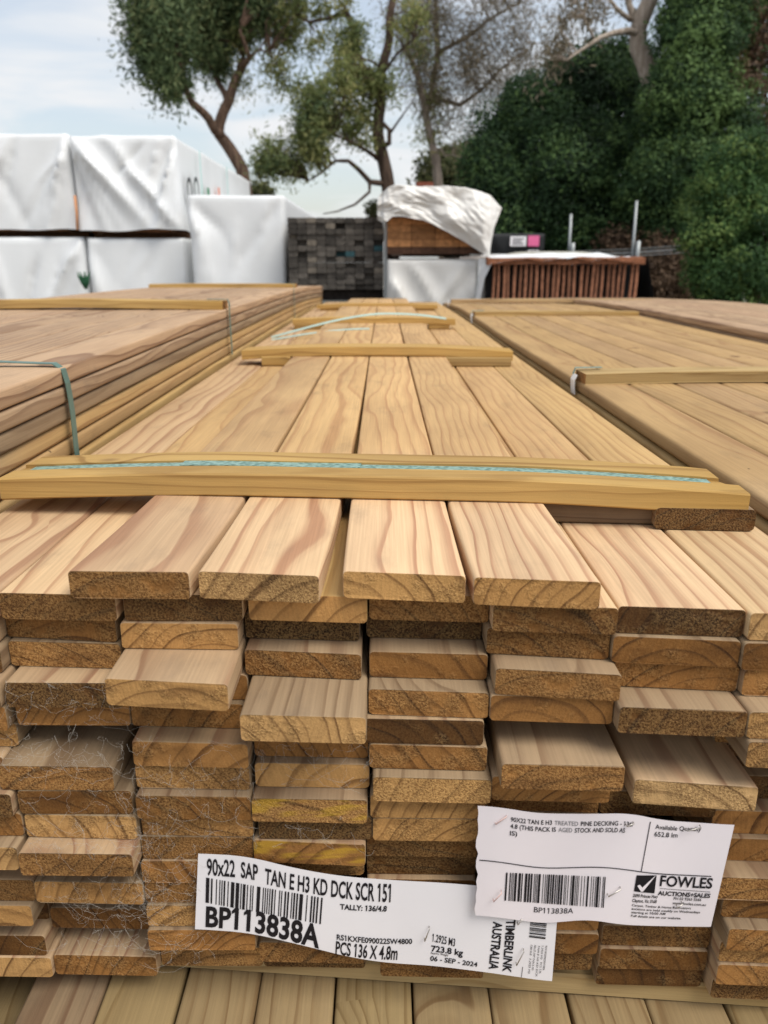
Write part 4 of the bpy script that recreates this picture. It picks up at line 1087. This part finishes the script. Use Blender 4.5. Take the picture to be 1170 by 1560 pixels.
GUMG = leaf_material('gum_leaf_grey', (.12, .105, .066), (.20, .168, .115), (.31, .255, .18), .42)
DARKL = leaf_material('hedge_leaf', (.007, .017, .007), (.032, .070, .024), (.125, .20, .060), .25)
LITEL = leaf_material('shrub_leaf', (.022, .055, .018), (.075, .15, .045), (.22, .30, .085), .35)
OLIVE = leaf_material('olive_leaf', (.04, .05, .02), (.09, .10, .04), (.16, .15, .07), .3)
DEAD = leaf_material('dead_leaf', (.05, .03, .018), (.11, .068, .04), (.20, .13, .08), .2)
BARKR = bark_material('red_brown_bark', (.085, .055, .040), (.21, .135, .095))
BARKD = bark_material('dark_bark', (.045, .030, .022), (.12, .08, .058))
BARKP = bark_material('pale_bark', (.30, .24, .19), (.50, .43, .36))
BARKG = bark_material('grey_bark', (.20, .165, .135), (.36, .30, .25))
def tree(label, basepx, D, spec, bark, leafsets, twig=.6, trad=.025, cat='tree', name='gum_tree', group='gum trees behind the yard'):
    b = P(*basepx, D); b.z = 0
    r = empty(name, b); tag(r, label, cat, group)
    m = MB(); spec = [([(basepx[0] + 6, basepx[1] + 70, D)] + spec[0][0], spec[0][1], spec[0][2])] + spec[1:]
    sk = limbs(m, b, spec)
    p0 = P(*spec[0][0][0]); m.tube([Vector((p0.x, D, 0)) - b, p0 - b], [spec[0][1] * 1.25, spec[0][1]], 9)
    for (mat, blobs, leaves, cr, size, kw) in leafsets:
        cl = clumps(blobs, kw.pop('surf', .55))
        foliage('crown', mat, cl, leaves, cr, size, r, **kw)
        twigs(m, b, sk, cl, twig, trad)
    m.build('trunk', bark, r)
    return r
D1 = 15.0
tree('gum tree with reddish forked trunk and dense dark crown above the white packs', (372, 300), D1,
     [([(366, 258, D1), (350, 228, D1), (338, 205, D1), (341, 170, D1), (350, 142, D1), (362, 108, D1), (364, 80, D1), (362, 48, D1 + .4), (350, 10, D1 + .8)], .125, .05),
      ([(338, 208, D1), (315, 180, D1 - .3), (290, 157, D1 - .6), (279, 135, D1 - .8), (275, 100, D1 - 1), (262, 50, D1 - 1)], .085, .03),
      ([(345, 150, D1), (335, 125, D1 + .5), (326, 105, D1 + .7), (318, 70, D1 + .9)], .06, .02),
      ([(364, 106, D1), (379, 88, D1 - .3), (372, 60, D1 - .4), (366, 45, D1 - .5)], .055, .02),
      ([(379, 88, D1 - .3), (395, 76, D1 - .4), (410, 80, D1 - .4), (425, 96, D1 - .4)], .018, .006),
      ([(350, 12, D1 + .8), (325, -10, D1), (290, -40, D1)], .05, .02), ([(262, 50, D1 - 1), (240, 10, D1 - 1), (225, -40, D1 - 1)], .03, .015)],
     BARKR,
     [(GUM, [(235, 15, 46, D1 - .8, 90), (222, 60, 30, D1 - .8, 44), (258, 60, 40, D1 - .9, 70), (248, 98, 32, D1 - .9, 42), (257, 124, 20, D1 - 1, 16), (300, 25, 52, D1, 90), (318, 75, 30, D1 + .8, 30),
              (345, 30, 45, D1 + .6, 60), (395, 15, 32, D1, 36), (290, -55, 80, D1, 90), (385, -50, 60, D1, 50), (335, 100, 16, D1 + .6, 8)], 85, .27, .11, dict(droop=.5, flat=1.0, base=.40, aspect=.26)),
      (GUMY, [(430, 20, 32, D1, 28), (443, 52, 18, D1, 12), (425, 100, 22, D1 - .4, 9), (435, 122, 16, D1 - .4, 6), (375, 55, 24, D1, 12), (370, 120, 10, D1, 4)], 60, .24, .10, dict(droop=.7, flat=1.1, base=.4, aspect=.24))], .5, .02)
D2 = 14.0
tree('gum tree with dark brown trunk and sparse olive crown left of the tarp', (592, 330), D2,
     [([(588, 284, D2), (580, 235, D2), (577, 190, D2), (577, 150, D2), (582, 105, D2), (590, 60, D2), (596, 10, D2), (600, -40, D2)], .125, .05),
      ([(586, 280, D2), (562, 277, D2 - .2), (545, 258, D2 - .3), (530, 245, D2 - .4), (512, 245, D2 - .5), (490, 262, D2 - .6), (470, 275, D2 - .6)], .05, .012),
      ([(562, 277, D2 - .2), (562, 292, D2 - .3), (540, 312, D2 - .4), (515, 322, D2 - .4), (492, 326, D2 - .4)], .03, .008),
      ([(575, 242, D2), (556, 228, D2 - .3), (538, 218, D2 - .4), (510, 205, D2 - .5)], .04, .012),
      ([(580, 225, D2), (592, 218, D2 - .2), (593, 198, D2 - .2), (584, 188, D2 - .1)], .045, .03), ([(593, 205, D2 - .2), (612, 178, D2 - .3), (628, 155, D2 - .4)], .022, .008),
      ([(577, 150, D2), (555, 110, D2 + .4), (545, 65, D2 + .6), (533, 25, D2 + .8)], .06, .03), ([(540, 45, D2 + .7), (525, 22, D2 + .7), (500, 28, D2 + .6), (470, 33, D2 + .5), (455, 26, D2 + .4)], .045, .015),
      ([(582, 115, D2), (605, 80, D2 - .3), (630, 60, D2 - .5)], .03, .01), ([(533, 25, D2 + .8), (510, -10, D2 + .8)], .03, .015)],
     BARKD,
     [(GUMY, [(480, 150, 34, D2 - .5, 34), (470, 190, 32, D2 - .6, 34), (480, 220, 24, D2 - .6, 20), (445, 250, 20, D2 - .6, 14), (412, 232, 22, D2 - .6, 18), (405, 252, 16, D2 - .6, 10), (525, 130, 34, D2 - .3, 30),
               (530, 180, 30, D2 - .3, 18), (530, 60, 26, D2 + .5, 18), (560, 115, 30, D2, 22), (590, 125, 26, D2 - .1, 12), (515, 85, 22, D2, 10), (560, 160, 26, D2, 10), (560, 205, 16, D2 - .3, 6), (480, 65, 18, D2 + .4, 5), (620, 30, 30, D2 - .4, 12), (505, 5, 34, D2 + .6, 14), (450, -20, 40, D2 + .4, 16)],
       55, .22, .10, dict(droop=.5, flat=1.0, base=.45, aspect=.26)),
      (GUM, [(470, 200, 26, D2 - .7, 16), (415, 245, 20, D2 - .7, 12), (540, 55, 18, D2 + .5, 8), (485, 165, 24, D2 - .7, 12)], 50, .22, .10, dict(droop=.5, base=.5, aspect=.26))], .75, .016)
D3 = 17.0
tree('gum tree with slim pale trunk and thin greyish drooping crown behind the tarp', (670, 330), D3,
     [([(668, 280, D3), (662, 240, D3), (652, 205, D3), (647, 165, D3), (640, 120, D3), (628, 90, D3), (615, 75, D3)], .105, .04),
      ([(655, 215, D3), (648, 180, D3), (660, 130, D3 + .3), (668, 80, D3 + .4), (664, 30, D3 + .4), (660, -30, D3 + .4)], .08, .04),
      ([(663, 150, D3 + .2), (700, 160, D3), (740, 130, D3 - .3), (775, 95, D3 - .5), (810, 70, D3 - .6)], .05, .012),
      ([(668, 80, D3 + .4), (705, 60, D3), (745, 30, D3 - .2), (790, 5, D3 - .3)], .05, .015), ([(662, 240, D3), (670, 225, D3 - .2), (678, 238, D3 - .2), (690, 235, D3 - .3), (705, 245, D3 - .3)], .02, .01), ([(648, 170, D3), (632, 130, D3), (605, 132, D3 - .2)], .022, .01)],
     BARKG,
     [(GUMG, [(650, 30, 48, D3, 40), (640, 85, 40, D3, 26), (668, 130, 34, D3, 24), (700, 90, 42, D3 - .2, 30), (720, 40, 46, D3 - .2, 28), (770, 60, 40, D3 - .4, 14), (790, 15, 46, D3 - .4, 12), (745, 120, 36, D3 - .3, 14), (690, 165, 36, D3, 13), (800, 85, 28, D3 - .5, 8),
              (720, 200, 22, D3 - .3, 5), (775, 130, 30, D3 - .4, 9), (650, -40, 70, D3, 30), (760, -40, 70, D3 - .3, 26), (840, 30, 34, D3 - .4, 5), (600, 10, 26, D3, 10)], 115, .34, .08, dict(droop=1.2, flat=1.3, base=.45, aspect=.2)),
      (GUMY, [(660, 160, 22, D3 + .1, 14), (655, 200, 14, D3, 8), (640, 60, 30, D3 - .2, 16)], 40, .25, .11, dict(droop=.8, flat=1.2, base=.4, aspect=.24))], .45, .012)
D4 = 11.6
tree('tall gum with thick pale trunk rising out of the dark hedge', (992, 180), D4,
     [([(990, 125, D4), (986, 100, D4), (978, 70, D4), (982, 40, D4), (995, 0, D4), (1008, -60, D4)] , .135, .10),
      ([(978, 52, D4), (960, 46, D4 - .2), (935, 50, D4 - .4), (912, 58, D4 - .6), (888, 75, D4 - .8), (862, 92, D4 - 1)], .05, .012),
      ([(980, 48, D4), (962, 10, D4), (945, -30, D4 + .2)], .055, .03), ([(962, 30, D4), (940, 12, D4 - .2), (925, -8, D4 - .2)], .035, .015), ([(905, 60, D4 - .6), (890, 30, D4 - .7), (880, 8, D4 - .8)], .02, .006)],
     BARKP,
     [(GUMG, [(890, 15, 34, D4 - .6, 12), (850, 60, 30, D4 - .8, 9), (860, 20, 30, D4 - .8, 9), (920, 10, 24, D4 - .4, 4), (930, -40, 50, D4, 24), (835, 85, 20, D4 - .9, 6)], 30, .22, .10, dict(droop=.9, flat=1.2, base=.4, aspect=.2))], .8, .012)

def shrub(label, cx, cy, D, blobs, mat, leaves, cr, size, core, cat='shrub', name='evergreen_shrub', extra=None, stem=True, up=.5, base=.45, group=None, surf=.82):
    b = P(cx, cy, D); b.z = 0
    r = empty(name, b); tag(r, label, cat, group)
    cl = clumps(blobs, surf)
    foliage('crown', mat, cl, leaves, cr, size, r, up=up, aspect=.45, base=base, puff=True)
    if extra:
        for mt, bl_, lv, c_r, sz, nm in extra: foliage(nm, mt, clumps(bl_, surf), lv, c_r, sz, r, up=up, aspect=.5, base=.5)
    m = MB(); n = 0
    for (px, py, rp, Db, k) in blobs:
        q = P(px, py, Db) - b; m.tube([Vector((0, 0, 0)) + Vector((q.x * .3, q.y * .3, 0)), Vector((q.x * .6, q.y * .6, q.z * .45)), q], [.09, .07, .03], 6)
    m.build('trunk', BARKD, r)
    return r
HB = 12.5
shrub('broad dark evergreen behind the slat rack, its rounded top sloping up to the pale trunk', 860, 300, HB,
      [(762, 205, 34, HB, 40), (752, 255, 34, HB - .3, 40), (775, 320, 56, HB - .6, 70), (808, 172, 40, HB, 48), (835, 225, 66, HB - .2, 100), (860, 300, 78, HB - .8, 120), (872, 132, 40, HB + .2, 50), (925, 108, 36, HB + .4, 40),
       (920, 185, 66, HB, 90), (945, 270, 78, HB - .6, 110), (890, 360, 58, HB - 1, 60), (960, 92, 22, HB + .4, 20), (775, 360, 30, HB - 1, 24), (960, 350, 58, HB - 1, 50)],
      DARKL, 230, .34, .060, None, group='evergreens along the fence', name='evergreen_tree', cat='tree')
HB2 = 10.5
shrub('tall glossy green tree filling the upper right corner', 1080, 200, HB2,
      [(1040, 35, 28, HB2 + .6, 34), (1065, 80, 52, HB2 + .2, 80), (1045, 150, 48, HB2, 70), (1085, 20, 56, HB2 + .6, 60), (1090, 200, 56, HB2 - .1, 70), (1018, 205, 36, HB2 + .3, 36), (1040, 260, 56, HB2, 66), (1004, 280, 40, HB2, 36),
       (1130, 270, 56, HB2, 54), (1180, 140, 50, HB2 + .6, 18), (1180, 300, 50, HB2, 40), (1150, 20, 50, HB2 + 1.2, 24), (1060, 330, 50, HB2 - .1, 46), (1020, 340, 40, HB2, 34), (1230, 60, 70, HB2 + 1, 26), (1080, -40, 60, HB2 + .6, 50), (1170, -50, 70, HB2 + 1, 26)],
      DARKL, 220, .27, .054, None, base=.66, group='evergreens along the fence', name='evergreen_tree', cat='tree',
      extra=[(DEAD, [(1140, 70, 44, HB2 + .7, 60), (1130, 130, 36, HB2 + .3, 40), (1150, 210, 36, HB2 - .1, 40), (1120, 30, 40, HB2 + .8, 40), (1160, 250, 26, HB2 - .2, 20)], 60, .2, .055, 'dead_foliage')])
HB3 = 8.2
shrub('light green shrub with yellowish tips at the right edge, nearest the packs', 1130, 420, HB3,
      [(1090, 290, 36, HB3, 34), (1110, 260, 34, HB3, 30), (1140, 250, 40, HB3, 34), (1075, 350, 34, HB3 - .1, 30), (1120, 330, 50, HB3 - .1, 50), (1085, 420, 36, HB3 - .2, 30), (1130, 400, 50, HB3 - .2, 50), (1100, 455, 40, HB3 - .2, 26), (1180, 320, 50, HB3, 36), (1180, 420, 50, HB3, 34)],
      LITEL, 150, .17, .044, None, base=.46, group='evergreens along the fence', surf=.7)
shrub('brown dead brush behind the fence, right of the slat rack', 1000, 430, 10.2,
      [(1000, 400, 36, 10.2, 90), (1030, 420, 40, 10.1, 90), (990, 440, 36, 10, 70), (1060, 400, 40, 10.2, 70), (950, 380, 30, 10.6, 40)],
      DEAD, 90, .22, .05, None, base=.4, name='dead_brush', cat='brush')
shrub('distant olive bush low behind the tarp, left of the dark evergreen', 690, 265, 24,
      [(665, 270, 22, 24, 40), (690, 258, 26, 24, 60), (715, 252, 24, 24, 50), (700, 280, 40, 23.5, 60), (730, 270, 40, 23.5, 60)], OLIVE, 40, .5, .2, None, base=.5, name='olive_bush', cat='bush')
shrub('small olive bush peeping over the end of the upper white pack', 390, 292, 20, [(385, 296, 10, 20, 12), (402, 294, 10, 20, 12)], OLIVE, 34, .25, .14, None, name='olive_bush', cat='bush', base=.4)
shrub('small grey-green sapling top behind the dark weathered pack', 570, 322, 18, [(568, 322, 8, 18, 7), (574, 316, 6, 18, 4)], OLIVE, 24, .2, .12, None, name='sapling', cat='sapling', base=.35)

# ------------------------------------------------------------------ sky and light
SUN_EL, SUN_AZ = R(58), R(132)
w = bpy.data.worlds.new('World'); scene.world = w; w.use_nodes = True
nt = w.node_tree; nt.nodes.clear()
out = nt.nodes.new('ShaderNodeOutputWorld'); bg = nt.nodes.new('ShaderNodeBackground')
sky = nt.nodes.new('ShaderNodeTexSky'); sky.sky_type = 'NISHITA'; sky.sun_disc = False; sky.sun_elevation = SUN_EL; sky.sun_rotation = SUN_AZ
sky.air_density = 1.2; sky.dust_density = 2.0
tc = nt.nodes.new('ShaderNodeTexCoord'); sep = nt.nodes.new('ShaderNodeSeparateXYZ'); nt.links.new(tc.outputs['Generated'], sep.inputs[0])
def wm(op, a, b=None):
    q = nt.nodes.new('ShaderNodeMath'); q.operation = op
    for i, v in enumerate((a, b)):
        if v is None: continue
        if isinstance(v, (int, float)): q.inputs[i].default_value = v
        else: nt.links.new(v, q.inputs[i])
    return q.outputs[0]
zz = wm('ADD', wm('MAXIMUM', sep.outputs[2], 0.0), .22)
cb = nt.nodes.new('ShaderNodeCombineXYZ'); nt.links.new(wm('MULTIPLY', wm('DIVIDE', sep.outputs[0], zz), .8), cb.inputs[0]); nt.links.new(wm('MULTIPLY', wm('DIVIDE', sep.outputs[1], zz), 1.5), cb.inputs[1])
nz = nt.nodes.new('ShaderNodeTexNoise'); nz.inputs['Scale'].default_value = 1.7; nz.inputs['Detail'].default_value = 6; nz.inputs['Roughness'].default_value = .52; nz.inputs['Distortion'].default_value = .5
nt.links.new(cb.outputs[0], nz.inputs['Vector'])
mr = nt.nodes.new('ShaderNodeMapRange'); mr.interpolation_type = 'SMOOTHSTEP'; mr.inputs[1].default_value = .40; mr.inputs[2].default_value = .68; mr.inputs[3].default_value = .42; mr.inputs[4].default_value = 1.0
nt.links.new(nz.outputs['Fac'], mr.inputs[0])
cloud = nt.nodes.new('ShaderNodeMix'); cloud.data_type = 'RGBA'
nt.links.new(mr.outputs[0], cloud.inputs[0]); gain = nt.nodes.new('ShaderNodeVectorMath'); gain.operation = 'SCALE'; nt.links.new(sky.outputs[0], gain.inputs[0]); gain.inputs['Scale'].default_value = 1.2; nt.links.new(gain.outputs[0], cloud.inputs[6]); cloud.inputs[7].default_value = (6.5, 6.6, 6.75, 1)
nt.links.new(cloud.outputs[2], bg.inputs[0]); bg.inputs[1].default_value = .10
nt.links.new(bg.outputs[0], out.inputs[0])
sun = bpy.data.lights.new('sun', 'SUN'); sun.energy = 2.2; sun.angle = R(32); sun.color = (1, .965, .90)
so = bpy.data.objects.new('sun', sun); COL.objects.link(so)
# direction towards the sun: azimuth measured like the sky texture (clockwise from +Y)
dv = Vector((math.sin(SUN_AZ) * math.cos(SUN_EL), math.cos(SUN_AZ) * math.cos(SUN_EL), math.sin(SUN_EL)))
so.rotation_euler = dv.to_track_quat('Z', 'Y').to_euler(); so.location = (0, 0, 20)
vs = scene.view_settings; vs.view_transform = 'Standard'; vs.look = 'None'; vs.exposure = 0.45; vs.gamma = 1.0
scene.render.engine = 'CYCLES'
scene.cycles.use_denoising = True
scene.cycles.max_bounces = 6
